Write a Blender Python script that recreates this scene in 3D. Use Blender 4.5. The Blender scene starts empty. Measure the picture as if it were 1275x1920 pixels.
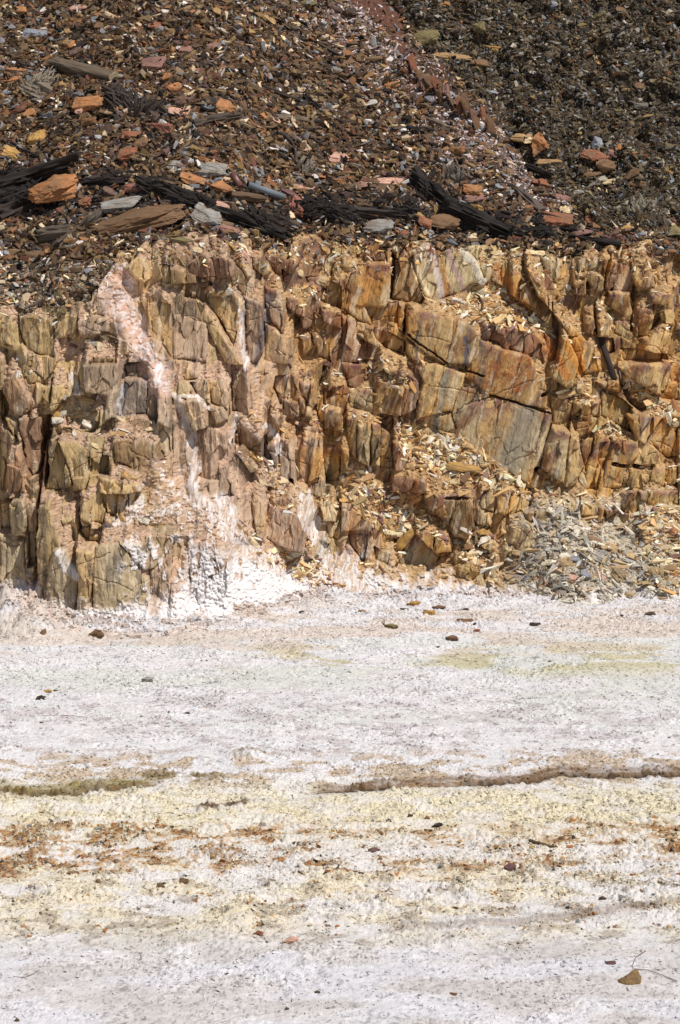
import bpy, bmesh, math, random
import numpy as np
from mathutils import Vector, Matrix

# ---------------------------------------------------------------- camera, sky, sun
sc = bpy.context.scene
CAMH, PITCH, F = 7.0, math.radians(11.0), 3730.0
cam = bpy.data.cameras.new('camera')
cam.sensor_fit = 'HORIZONTAL'; cam.sensor_width = 24.0; cam.lens = F / 1275.0 * 24.0
cam.clip_start = 0.1; cam.clip_end = 3000.0
camo = bpy.data.objects.new('camera', cam); sc.collection.objects.link(camo)
camo.location = (0, 0, CAMH); camo.rotation_euler = (math.radians(90) - PITCH, 0, 0)
sc.camera = camo
SUN_EL, SUN_AZ = 61.0, 60.0      # azimuth: degrees to the right of straight behind the camera
sd = Vector((math.cos(math.radians(SUN_EL)) * math.sin(math.radians(SUN_AZ)),
             -math.cos(math.radians(SUN_EL)) * math.cos(math.radians(SUN_AZ)), math.sin(math.radians(SUN_EL))))
w = bpy.data.worlds.new("World"); sc.world = w; w.use_nodes = True
nt = w.node_tree; nt.nodes.clear()
sky = nt.nodes.new('ShaderNodeTexSky'); sky.sky_type = 'NISHITA'; sky.sun_disc = False
sky.sun_elevation = math.radians(SUN_EL); sky.sun_rotation = math.atan2(sd.x, sd.y)
bg = nt.nodes.new('ShaderNodeBackground'); bg.inputs['Strength'].default_value = 0.05
wo = nt.nodes.new('ShaderNodeOutputWorld')
nt.links.new(sky.outputs[0], bg.inputs[0]); nt.links.new(bg.outputs[0], wo.inputs[0])
sl = bpy.data.lights.new('sun', 'SUN'); sl.energy = 4.4; sl.angle = math.radians(0.5); sl.color = (1.0, 0.96, 0.9)
so = bpy.data.objects.new('sun', sl); sc.collection.objects.link(so)
so.rotation_euler = sd.to_track_quat('Z', 'Y').to_euler(); so.location = (0, -5, 30)
sc.view_settings.view_transform = 'Standard'; sc.view_settings.look = 'None'
sc.view_settings.exposure = 0.0; sc.view_settings.gamma = 1.0; sc.view_settings.use_curve_mapping = False

# ---------------------------------------------------------------- numeric helpers
rng = np.random.default_rng(7); random.seed(7)
CP, SP = math.cos(PITCH), math.sin(PITCH)
def project(x, y, z):
    zz = z - CAMH
    d = y * CP - zz * SP; u = y * SP + zz * CP
    return 637.5 + F * x / d, 960.0 - F * u / d
def h2(ix, iy, s):
    n = ix.astype(np.int64).astype(np.uint32) * np.uint32(374761393) + iy.astype(np.int64).astype(np.uint32) * np.uint32(668265263) + np.uint32((s * 974711 + 1013) & 0xffffffff)
    n = (n ^ (n >> np.uint32(13))) * np.uint32(1274126177)
    n = (n ^ (n >> np.uint32(15))) * np.uint32(2246822519)
    n ^= n >> np.uint32(16)
    return ((n & np.uint32(0xffffff)) / 16777215.0).astype(np.float32)
def vn(x, y, s=0):
    x = np.asarray(x, np.float32); y = np.asarray(y, np.float32)
    ix = np.floor(x); iy = np.floor(y); fx = x - ix; fy = y - iy
    fx = fx * fx * (3 - 2 * fx); fy = fy * fy * (3 - 2 * fy)
    a = h2(ix, iy, s); b = h2(ix + 1, iy, s); c = h2(ix, iy + 1, s); d = h2(ix + 1, iy + 1, s)
    return a + (b - a) * fx + (c - a) * fy + (a - b - c + d) * fx * fy
def fbm(x, y, s=0, o=4, g=0.5):
    t = 0; a = 1; n = 0
    for i in range(o):
        t = t + a * vn(x * 2 ** i + 17.3 * i, y * 2 ** i + 5.1 * i, s + i); n += a; a *= g
    return t / n
def worley(x, y, s=0, jit=0.9):
    ix = np.floor(x); iy = np.floor(y)
    f1 = np.full(x.shape, 9, np.float32); f2 = f1.copy(); cx = f1.copy(); cy = f1.copy(); ci = f1.copy(); cj = f1.copy()
    for dx in (-1, 0, 1):
        for dy in (-1, 0, 1):
            gx = ix + dx; gy = iy + dy
            qx = gx + 0.5 + jit * (h2(gx, gy, s) - 0.5); qy = gy + 0.5 + jit * (h2(gx, gy, s + 1) - 0.5)
            d = np.hypot(x - qx, y - qy).astype(np.float32)
            m = d < f1
            f2 = np.where(m, f1, np.minimum(f2, d)); f1 = np.where(m, d, f1)
            cx = np.where(m, qx, cx); cy = np.where(m, qy, cy); ci = np.where(m, gx, ci); cj = np.where(m, gy, cj)
    return f1, f2, cx, cy, ci, cj
def ss(a, b, x):
    t = np.clip((x - a) / (b - a), 0, 1); return t * t * (3 - 2 * t)
def lin(c):
    c = np.asarray(c, np.float64) / 255.0
    return np.where(c <= 0.04045, c / 12.92, ((c + 0.055) / 1.055) ** 2.4)
def mix(a, b, t):
    t = np.asarray(t)[..., None]; return a + (b - a) * t
def inpoly(px, py, P):
    m = np.zeros(px.shape, bool); n = len(P)
    for i in range(n):
        x1, y1 = P[i]; x2, y2 = P[(i + 1) % n]
        if y1 == y2: continue
        m ^= ((y1 > py) != (y2 > py)) & (px < (x2 - x1) * (py - y1) / (y2 - y1) + x1)
    return m
def segdist(px, py, P, closed=True):
    d = np.full(px.shape, 1e9, np.float32); n = len(P)
    for i in range(n if closed else n - 1):
        x1, y1 = P[i]; x2, y2 = P[(i + 1) % n]
        vx, vy = x2 - x1, y2 - y1; L = vx * vx + vy * vy + 1e-9
        t = np.clip(((px - x1) * vx + (py - y1) * vy) / L, 0, 1)
        d = np.minimum(d, np.hypot(px - x1 - t * vx, py - y1 - t * vy))
    return d
def gdist(row): return CAMH / math.tan(PITCH + math.atan((row - 960.0) / F))

# ---------------------------------------------------------------- scene helpers
COL = sc.collection
def tag(o, label=None, cat=None, group=None, kind=None):
    if label: o['label'] = label
    if cat: o['category'] = cat
    if group: o['group'] = group
    if kind: o['kind'] = kind
    return o
def link(name, me, mat, parent=None):
    o = bpy.data.objects.new(name, me); COL.objects.link(o)
    if mat is not None and not me.materials: me.materials.append(mat)
    if parent: o.parent = parent
    return o
def np_mesh(name, V, Fq, C=None, smooth=False):
    me = bpy.data.meshes.new(name)
    V = np.asarray(V, np.float32); Fq = np.asarray(Fq, np.int32); k = Fq.shape[1]
    me.vertices.add(len(V)); me.vertices.foreach_set('co', V.ravel())
    me.loops.add(Fq.size); me.loops.foreach_set('vertex_index', Fq.ravel())
    me.polygons.add(len(Fq)); me.polygons.foreach_set('loop_start', np.arange(0, Fq.size, k, dtype=np.int32))
    me.update(calc_edges=True)
    me.polygons.foreach_set('use_smooth', np.full(len(Fq), smooth))
    if C is not None:
        a = me.color_attributes.new('Col', 'FLOAT_COLOR', 'POINT')
        c4 = np.ones((len(V), 4), np.float32); c4[:, :3] = np.clip(C, 0, 1); a.data.foreach_set('color', c4.ravel())
    return me
def grid_faces(nr, nc, mask=None):
    i = np.arange(nr * nc).reshape(nr, nc)
    q = np.stack([i[:-1, :-1], i[:-1, 1:], i[1:, 1:], i[1:, :-1]], -1)
    return q.reshape(-1, 4) if mask is None else q[mask]
def grid_obj(name, X, Y, Z, C, mat, mask=None, smooth=False):
    q = grid_faces(*X.shape, mask)
    used, inv = np.unique(q, return_inverse=True)
    V = np.stack([X.ravel()[used], Y.ravel()[used], Z.ravel()[used]], -1)
    return link(name, np_mesh(name, V, inv.reshape(-1, 4), C.reshape(-1, 3)[used], smooth), mat)

def make_mat(name, source='attr', rough=0.85, bump=0.4, bscale=60.0, vary=0.25, spec=0.3, stretch=(1, 1, 1), metallic=0.0, detail2=None):
    m = bpy.data.materials.new(name); m.use_nodes = True
    t = m.node_tree; t.nodes.clear(); N = t.nodes.new; L = t.links.new
    out = N('ShaderNodeOutputMaterial'); b = N('ShaderNodeBsdfPrincipled'); L(b.outputs[0], out.inputs[0])
    b.inputs['Roughness'].default_value = rough; b.inputs['Specular IOR Level'].default_value = spec; b.inputs['Metallic'].default_value = metallic
    tc = N('ShaderNodeTexCoord'); mp = N('ShaderNodeMapping'); mp.inputs['Scale'].default_value = stretch
    L(tc.outputs['Object'], mp.inputs[0])
    if source == 'attr':
        c = N('ShaderNodeVertexColor'); c.layer_name = 'Col'; csock = c.outputs[0]
    else:
        c = N('ShaderNodeObjectInfo'); csock = c.outputs['Color']
        ad = N('ShaderNodeVectorMath'); ad.operation = 'ADD'
        cm = N('ShaderNodeCombineXYZ'); mu = N('ShaderNodeMath'); mu.operation = 'MULTIPLY'; mu.inputs[1].default_value = 50.0
        L(c.outputs['Random'], mu.inputs[0]); L(mu.outputs[0], cm.inputs[0]); L(mu.outputs[0], cm.inputs[1])
        L(mp.outputs[0], ad.inputs[0]); L(cm.outputs[0], ad.inputs[1])
    vec = mp.outputs[0] if source == 'attr' else ad.outputs[0]
    n1 = N('ShaderNodeTexNoise'); n1.inputs['Scale'].default_value = bscale; n1.inputs['Detail'].default_value = 5 if source == 'attr' else 9; n1.inputs['Roughness'].default_value = 0.65
    n2 = N('ShaderNodeTexNoise'); n2.inputs['Scale'].default_value = bscale * 0.22; n2.inputs['Detail'].default_value = 4
    L(vec, n1.inputs[0]); L(vec, n2.inputs[0])
    s = N('ShaderNodeMath'); s.operation = 'MULTIPLY_ADD'; s.inputs[1].default_value = 0.6; L(n1.outputs[0], s.inputs[0])
    s2 = N('ShaderNodeMath'); s2.operation = 'MULTIPLY'; s2.inputs[1].default_value = 0.4; L(n2.outputs[0], s2.inputs[0]); L(s2.outputs[0], s.inputs[2])
    mr = N('ShaderNodeMapRange'); mr.inputs[1].default_value = 0.3; mr.inputs[2].default_value = 0.7
    mr.inputs[3].default_value = 1 - vary; mr.inputs[4].default_value = 1 + vary; L(s.outputs[0], mr.inputs[0])
    mm = N('ShaderNodeVectorMath'); mm.operation = 'SCALE'; L(csock, mm.inputs[0]); L(mr.outputs[0], mm.inputs['Scale'])
    L(mm.outputs[0], b.inputs['Base Color'])
    bp = N('ShaderNodeBump'); bp.inputs['Strength'].default_value = bump; bp.inputs['Distance'].default_value = 0.02
    L(s.outputs[0], bp.inputs['Height']); L(bp.outputs[0], b.inputs['Normal'])
    return m
M_rock = make_mat('layered_rock', rough=0.8, bump=0.5, bscale=45, vary=0.22, stretch=(1.6, 1, 0.5))
M_scree = make_mat('scree_soil', rough=0.9, bump=0.9, bscale=60, vary=0.4)
M_salt = make_mat('salt_crust', rough=0.8, bump=0.55, bscale=70, vary=0.2)
M_chip = make_mat('stone_chips', rough=0.75, bump=0.3, bscale=50, vary=0.2)
M_stone = make_mat('loose_stone', 'obj', rough=0.75, bump=0.9, bscale=5, vary=0.5)
# brown weathering blotches over the stone colour
t = M_stone.node_tree; bs = [n for n in t.nodes if n.type == 'BSDF_PRINCIPLED'][0]; src = bs.inputs['Base Color'].links[0].from_socket
vecs = [n for n in t.nodes if n.type == 'VECT_MATH' and n.operation == 'ADD'][0].outputs[0]
nb = t.nodes.new('ShaderNodeTexNoise'); nb.inputs['Scale'].default_value = 2.2; nb.inputs['Detail'].default_value = 6; nb.inputs['Roughness'].default_value = .7; t.links.new(vecs, nb.inputs[0])
mr = t.nodes.new('ShaderNodeMapRange'); mr.inputs[1].default_value = .46; mr.inputs[2].default_value = .64; mr.inputs[4].default_value = .75; t.links.new(nb.outputs[0], mr.inputs[0])
mx = t.nodes.new('ShaderNodeMix'); mx.data_type = 'RGBA'; t.links.new(mr.outputs[0], mx.inputs[0]); t.links.new(src, mx.inputs[6]); mx.inputs[7].default_value = (.17, .115, .065, 1)
t.links.new(mx.outputs[2], bs.inputs['Base Color'])
M_wood = make_mat('weathered_timber', 'obj', rough=0.8, bump=0.8, bscale=40, vary=0.35, stretch=(0.12, 1.5, 1.5))
M_pipe = make_mat('plastic_pipe', 'obj', rough=0.45, bump=0.05, bscale=40, vary=0.1, spec=0.5)
# ---------------------------------------------------------------- the quarry face: one relief, y as a function of x and z
PAL = dict(O=(190,150,94), K=(190,160,108), P=(136,96,78), G=(196,174,136), B=(130,98,62), C=(216,194,150), S=(108,98,92),
           R=(160,118,90), T=(196,162,110), M=(182,154,130), W=(226,216,210), Y=(196,150,80))
BLK = """0 440
K 0,575 90,600 150,700 200,860 130,870 0,830
K 150,600 300,590 400,640 415,915 300,905 200,860 150,700
T 420,640 470,580 580,600 590,790 510,770 420,780
M 660,480 740,400 790,460 790,600 700,600 640,560
M 590,640 720,600 830,640 820,720 740,740 600,750
K 850,130 1010,110 1040,190 940,240 920,380 800,250
T 940,240 1040,150 1090,190 1070,370 1000,340
T 1180,230 1250,210 1275,230 1275,370 1160,360
O 1100,560 1180,500 1275,520 1275,956 1200,820 1100,760
B 960,880 1000,860 1090,956 950,956
B 680,920 780,870 860,900 880,956 680,956
320 440
T 0,240 60,230 110,270 100,370 0,370
P 130,230 230,130 300,180 340,290 320,365 240,330 120,290
P 300,160 460,180 465,310 340,320 310,200
K 430,170 540,180 610,300 580,340 520,250
K 610,170 700,160 760,260 700,300 620,260
P 690,160 830,150 960,200 900,300 780,290
P 830,240 910,280 900,350 840,350
B 100,370 290,360 370,430 370,480 240,510 90,480
K 240,490 480,440 560,480 470,840 380,700
K 180,490 220,510 520,900 540,956 400,956 250,700
M 0,600 180,620 270,680 280,900 250,956 0,956
M 540,460 700,490 690,640 740,800 620,956 560,956 560,700
R 700,370 820,400 860,600 840,740 740,640 700,500
T 690,640 850,740 880,956 700,956
R 860,460 950,470 1010,600 960,600 870,540
K 1000,310 1150,300 1275,380 1275,560 1130,500 1050,420
P 1120,530 1275,580 1275,700 1150,640
Y 970,760 1050,740 1070,830 990,900
B 1050,720 1160,760 1200,956 1100,900
640 440
K 0,170 60,160 140,230 60,260 0,240
P 220,160 310,100 340,200 220,200
K 370,60 450,90 440,190 380,190
O 70,290 200,210 360,210 370,480 330,540 190,540 240,690 120,640 10,560 30,380
B 370,300 450,110 480,80 540,220 620,480 600,520 420,500 360,490
C 525,120 640,50 760,50 870,100 960,110 1030,230 1080,350 960,370 870,440 790,460 700,500 620,470 560,280
O 340,510 430,500 430,660 350,650
K 430,510 510,540 470,740 420,700
P 1050,650 1275,700 1275,900 1150,800 1030,770
T 490,560 560,540 780,590 930,640 1030,760 960,956 760,950 600,860 470,740
K 110,740 180,660 240,690 260,820 150,770
T 220,690 330,700 480,790 470,900 330,850 250,780
O 480,760 620,860 600,956 540,956 480,880
P 0,600 90,620 110,720 170,860 200,956 0,956
955 440
G 220,160 300,140 370,220 400,340 300,330 240,230
K 0,250 80,300 70,500 0,460
B 80,340 200,500 190,560 80,480
O 100,220 220,330 280,540 520,720 530,830 440,760 300,560 200,450
G 560,150 680,160 690,280 600,270 500,280 500,200
K 690,170 770,190 740,400 690,430
B 480,290 600,270 710,330 710,420 620,430 570,340
M 780,200 900,240 930,420 720,430 760,260
K 900,290 1000,200 1060,330 1080,400 950,410
O 470,350 560,330 570,440 500,440
O 740,440 890,430 940,680 830,600 750,540
P 960,560 1060,550 1040,640 950,680
K 780,640 900,640 940,760 900,800 780,740
K 960,690 1080,620 1150,620 1050,760 960,770
T 1000,800 1090,700 1190,730 1180,880 1090,890 1000,850
O 1040,440 1200,440 1220,560 1130,520 1040,510
K 1110,570 1230,560 1240,690 1150,660
K 220,620 320,560 330,720 270,720
P 0,680 110,700 190,740 290,860 270,956 0,850
P 260,740 370,760 350,930 300,950
K 370,740 430,760 500,956 490,1100 420,1145 300,1050 350,930
Y 430,760 530,740 600,800 680,1000 560,1050 510,956
O 550,650 620,620 640,760 560,720
T 650,640 750,640 740,760 660,760
O 690,770 780,770 790,880 730,900
O 830,860 960,850 1200,900 1210,956 800,956
0 680
K 190,100 260,60 340,130 380,200 290,160 210,160
K 270,150 380,180 380,300 280,300
K 0,190 60,250 60,480 0,420
R 20,190 130,60 190,210 300,320 160,400 90,350
K 50,390 150,420 150,600 70,480
P 150,400 370,400 375,480 330,620 290,830 230,860 180,720 170,560 150,480
B 375,480 400,440 540,440 545,520 430,540 370,590
K 400,160 490,160 490,350 440,360 385,350
C 520,60 590,100 600,200 540,220
G 510,380 640,370 740,430 740,520 600,520 500,440
M 640,0 900,0 900,400 790,420 800,240 650,200
S 920,20 1090,0 1100,130 930,120
S 930,130 1100,130 1080,390 970,400 870,410
M 1100,20 1200,130 1180,330 1160,480 1080,400 1100,200
M 1180,190 1275,250 1275,500 1170,430
K 360,570 440,560 500,700 500,956 330,956 340,640
K 450,570 590,570 680,640 690,820 660,940 560,956 500,700
T 690,640 820,680 820,830 690,830
B 850,570 1000,540 1150,600 1195,580 1180,900 1060,900 960,770 860,730
K 760,830 1060,880 1060,956 760,956
K 0,570 70,590 60,956 0,956
R 70,700 150,620 180,700 210,956 60,956
0 920
G 90,30 180,20 215,130 190,340 90,330
K 0,50 80,30 80,300 0,300
M 200,90 290,90 280,560 200,600
G 0,300 100,360 180,370 190,640 230,900 0,760
K 300,110 410,20 420,200 520,500 400,700 330,800 290,600 290,300
G 420,400 510,390 610,580 600,700 560,970 440,970 330,970 330,800
T 600,380 740,400 720,600 650,990 560,990 600,700
G 740,360 960,360 1000,480 1060,620 1110,650 1100,960 930,980 700,980 700,700
G 900,350 1100,380 1060,560 1000,480
T 620,190 640,60 760,-30 800,130 790,240
K 800,0 880,20 880,200 800,150
T 890,0 960,0 930,200 890,190
K 960,0 1120,0 1100,110 960,170
T 590,280 640,240 780,270 760,380 640,360
W 240,690 330,700 300,956 230,900
M 1110,600 1275,480 1275,940 1110,940
320 680
T 80,120 120,20 210,80 210,120 100,150
G 140,140 280,130 300,320 200,260
K 280,130 400,120 440,200 440,350 300,310
M 450,50 590,20 590,370 450,380
G 60,290 230,260 280,480 190,560 150,470 100,400
K 290,330 400,320 430,420 330,470
M 190,500 300,470 420,520 430,640 360,720 360,900 190,900
B 480,410 620,420 700,470 680,720 600,740 470,620
S 690,620 800,600 800,850 680,760
T 780,90 900,80 880,270 810,330 760,200
S 820,270 950,290 960,400 830,400
O 900,80 950,60 960,290 900,280
K 960,240 1050,340 1060,400 970,380
B 960,130 1080,150 1100,300 1060,340 970,240
O 1140,190 1275,240 1275,340 1140,320
K 1140,350 1275,350 1275,500 1150,500
S 820,560 890,580 930,700 930,900 810,850
T 960,540 1130,540 1140,700 1100,900 940,900 930,700
K 1130,620 1275,620 1275,880 1160,920
T 750,380 840,380 830,460 760,450
R 860,420 1140,500 1130,540 960,490 860,440
M 0,400 100,460 130,640 100,900 0,900
640 680
G 60,240 190,180 240,200 230,370 60,330
P 0,0 190,0 200,130 100,200 50,180
O 250,0 340,20 480,50 470,390 390,380 230,370 260,100
R 480,50 580,140 560,330 450,400 440,380
K 600,120 560,30 700,-20 920,60 920,90 860,240 830,350 600,400 560,420 590,200
G 700,400 830,350 850,500 740,560
K 40,400 120,400 120,740 60,640
G 120,440 220,440 210,780 120,720
K 220,440 290,450 290,780 220,780
O 290,470 390,560 390,800 290,800
P 290,420 390,400 380,540 300,470
P 380,570 500,600 520,690 440,800 400,800
P 440,840 640,840 640,956 380,956 370,820
K 0,600 60,680 40,860 0,950
740 430
O 630,810 780,870 1000,940 1060,1050 1140,1170 1130,1330 960,1300 720,1240 510,1090 570,940
G 720,1240 960,1300 1110,1350 1040,1850 980,1900 800,1830 700,1790 540,1620 450,1450 460,1330
G 1120,1340 1190,1350 1090,1780 1000,1912 1000,1850
955 680
T 300,230 370,240 470,270 440,500 400,470 320,460
G 240,780 310,480 400,480 440,520 410,900
T 440,510 520,600 530,750 500,900 410,910 420,700
K 460,270 600,280 570,420 470,390
T 600,280 690,290 680,400 600,410
K 450,400 580,420 610,500 540,560 470,480
G 540,560 630,550 620,650 560,800 520,620
K 560,800 620,650 690,640 660,950 560,950
O 670,590 780,590 760,700 690,800 660,730
T 780,580 950,570 950,700 880,740 840,940 700,940 690,820
B 620,120 810,140 810,220 690,190
K 680,200 850,270 920,330 920,540 780,460 680,400
T 880,380 980,370 1140,400 1000,600 930,560
T 1150,400 1275,450 1275,730 1200,740 1040,600
B 820,150 1080,330 980,370 880,280
T 800,20 1020,0 1190,0 1130,260 1000,180 880,110
O 1120,200 1240,150 1275,150 1275,300 1150,290
K 900,800 980,760 1000,956 860,956
K 1050,780 1170,800 1160,940 1050,880
T 1170,770 1275,790 1275,956 1170,920
320 920
M 360,50 520,40 560,300 440,200
K 600,60 660,50 720,80 700,370 640,340
M 730,100 830,120 1010,160 1025,250 1000,440 880,420 700,370
R 730,60 920,20 860,100 780,110
M 120,400 430,400 450,600 400,880 150,900
B 850,590 940,610 930,700 850,680
K 960,630 1200,650 1200,720 960,700
G 1110,60 1200,80 1230,220 1140,220
G 1150,240 1270,260 1260,370 1180,350
640 920
M 0,80 100,90 270,210 250,330 180,280 0,290
M 60,300 200,320 170,560 60,400
K 240,410 370,460 350,560 250,520
K 560,300 700,280 680,440 600,370
K 700,310 830,400 820,450 700,450
G 460,340 600,350 680,460 740,520 640,700 500,760 400,740 400,560 470,480
O 430,0 600,0 600,60 500,120 440,70
B 610,20 700,0 940,0 980,100 970,260 940,380 840,340 760,200 640,110
G 1030,0 1150,0 1140,160 1040,140
G 970,100 1100,160 1120,270 1000,260
K 1160,0 1250,0 1220,170 1150,150
G 1180,280 1275,300 1275,400 1200,360
K 840,440 950,450 940,530 850,540
K 870,560 990,460 1090,480 1080,560 960,670 880,620
G 720,660 860,620 880,700 820,770 740,740
955 920
K 0,0 90,0 180,40 150,130 0,190
K 90,140 200,110 160,230 110,200
G 0,230 150,250 190,270 140,420 60,450 0,380
K -80,590 180,590 210,600 110,770 -70,700
T 530,80 650,100 640,190 530,170
K 650,100 720,120 680,230 610,240
G 530,170 620,190 600,250 520,230
T 700,130 830,130 720,210
G 720,210 840,150 930,180 930,300 830,340 800,370 700,290
B 900,330 1020,320 1010,390 930,390
K 960,0 1275,0 1275,200 1100,140 980,60"""
blocks = []
for ln in BLK.split('\n'):
    t = ln.split()
    if t[0].lstrip('-').isdigit(): OX, OY = float(t[0]), float(t[1]); continue
    P = [(OX + float(a.split(',')[0]) / 3.984, OY + float(a.split(',')[1]) / 3.984) for a in t[1:]]
    blocks.append((t[0], P))
BIG = {}   # blocks that keep a smooth face
for i, (c, P) in enumerate(blocks):
    a = np.array(P); wd = np.ptp(a[:, 0]); ht = np.ptp(a[:, 1]); BIG[i] = wd * ht

baseline = [(-2600, 1150), (-300, 1150), (0, 1150), (80, 1160), (300, 1165), (420, 1150), (560, 1108), (700, 1105), (900, 1103), (1275, 1098), (1700, 1090), (4000, 1090)]
crest = [(-2600, 560), (0, 572), (110, 566), (185, 545), (222, 462), (300, 462), (560, 452), (760, 455), (880, 448), (1000, 465), (1275, 462), (1700, 462), (4000, 462)]
SL, SU = 0.42, 1.42     # dy/dz of the broken face and of the slopes above
def edges_growing(a, b, pitch, out, g=1.18):
    c = list(np.arange(a, b, pitch)); p = pitch; x = c[-1]
    hi = []
    while x < out: p *= g; x += p; hi.append(x)
    return np.array(c), np.array(hi)
c, hi = edges_growing(0, 5.35, 0.0105, 5.35); mid = np.arange(5.35, 7.0, 0.025)
_, hi = edges_growing(0, 7.0, 0.03, 60.0)
pos = np.concatenate([c, mid, hi]); XS = np.concatenate([-pos[:0:-1], pos]).astype(np.float32)
ZS = np.concatenate([[-1.2, -.6, -.3, -.15], np.arange(-0.08, 5.75, 0.0088), np.arange(5.75, 10.6, 0.018), 10.6 + 0.05 * 1.25 ** np.arange(0, 22)]).astype(np.float32)
ZS = ZS[ZS < 22]
gx_, gz_ = np.meshgrid(XS, ZS); NZ, NX = gx_.shape
y0tab = []
for px, row in baseline:
    d = gdist(row); dep = d * CP + CAMH * SP; y0tab.append(((px - 637.5) / F * dep, d))
y0 = np.interp(XS, [a for a, b in y0tab], [b for a, b in y0tab])
zc = np.full(XS.shape, 5.0)
for it in range(6):
    px, _ = project(XS, y0 + SL * zc, zc); row = np.interp(px, [a for a, b in crest], [b for a, b in crest])
    t = np.tan(PITCH + np.arctan((row - 960) / F)); zc = (CAMH - y0 * t) / (1 + SL * t)
k = np.ones(41) / 41.0
zcs = zc.copy(); zc = zc + .22 * (fbm(XS / .55, XS * 0 + 3, 301, 4) - .5) * 2 - .02
for _ in range(3): zcs = np.convolve(np.pad(zcs, 110, mode='edge'), np.ones(221) / 221, 'valid')
y0 = np.convolve(np.pad(y0, 20, mode='edge'), k, 'valid')
Yb = y0[None] + SL * np.minimum(gz_, zcs[None]) + SU * np.maximum(gz_ - zcs[None], 0)
# the upper pile on the right stands behind the tan fan: gully between them
zz = gz_
xe = np.interp(ZS, [5.2, 6.2, 7.2, 8.3, 9.3, 12], [4.0, 2.75, 2.2, 1.15, 0.45, -0.5])[:, None]
fall = np.maximum(gx_ - xe, 0) * ss(5.4, 6.3, zz)
YA = Yb + 1.1 * fall
YB = Yb + 0.55 * ss(5.4, 6.3, zz) - 0.22 * np.maximum(gx_ - xe - 0.4, 0) * ss(5.4, 6.5, zz)
YU = np.where(fall > 0, np.minimum(YA, YB), Yb)
right = ((YB < YA) & (fall > 0)) * 1.0
Yb0 = Yb
PX, PY = project(gx_, Yb, gz_)
inface = gz_ < zc[None] + .22 * (fbm(gx_ / .16, gz_ / .12, 303, 3) - .5)
g = 0.04 + 0.2 * ss(430, 720, PX)
PU = PX + g * (PY - 800)
wx = (fbm(PX / 26, PY / 26, 11, 3) - .5) * 8; wy = (fbm(PX / 26, PY / 26, 31, 3) - .5) * 8
wx += (vn(PX / 4, PY / 9, 3) - .5) * 3
QX, QY = PX + wx, PY + wy
QU = PU + wx
RX = np.full(PX.shape, 0, np.float32)

def stroke(pts, wd, soft=.5, wob=1.0):
    return ss(wd * (1 + soft), wd * (1 - soft), segdist(PX + wx * wob, PY + wy * wob, pts, False))
# colours of the authored blocks, spread to everything between them
bc = np.array([np.mean(P, 0) for c, P in blocks]); bcol = np.array([lin(PAL[c]) for c, P in blocks])
def idw(px, py, k0=150):
    shp = np.shape(px); px = np.ravel(px); py = np.ravel(py)
    out = np.zeros((len(px), 3)); wt = np.zeros(len(px))
    for (cx, cy), c in zip(bc, bcol):
        wgt = 1 / (((px - cx) ** 2 + (py - cy) ** 2) + k0) ** 2
        out += wgt[:, None] * c; wt += wgt
    return (out / wt[:, None]).reshape(shp + (3,))

# auto joint blocks
CW, CH = 54.0, 74.0
f1, f2, ccx, ccy, ci, cj = worley(QU / CW, (QY + 0.38 * QX) / CH, 5)
pcx = ccx * CW; pcy = ccy * CH - 0.38 * pcx                     # cell centre in warped picture units
cpx = pcx - 0.14 * (pcy - 800)
dzp = (QY - pcy) / 128.0                                        # metres below the centre
hr = h2(ci, cj, 91); hr2 = h2(ci, cj, 92); hr3 = h2(ci, cj, 93)
Y = Yb + (SL - (0.14 + 0.16 * hr)) * dzp + (QU - pcx) / 128.0 * (hr2 - .5) * 0.7 - (hr3 - .5) * 0.24 + .02
edge = np.clip((f2 - f1), 0, 1)
cmask = ss(.42, .66, vn(PX / 24, PY / 30, 401)); Y += (.01 + .13 * cmask) * np.exp(-edge / 0.035)
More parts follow.
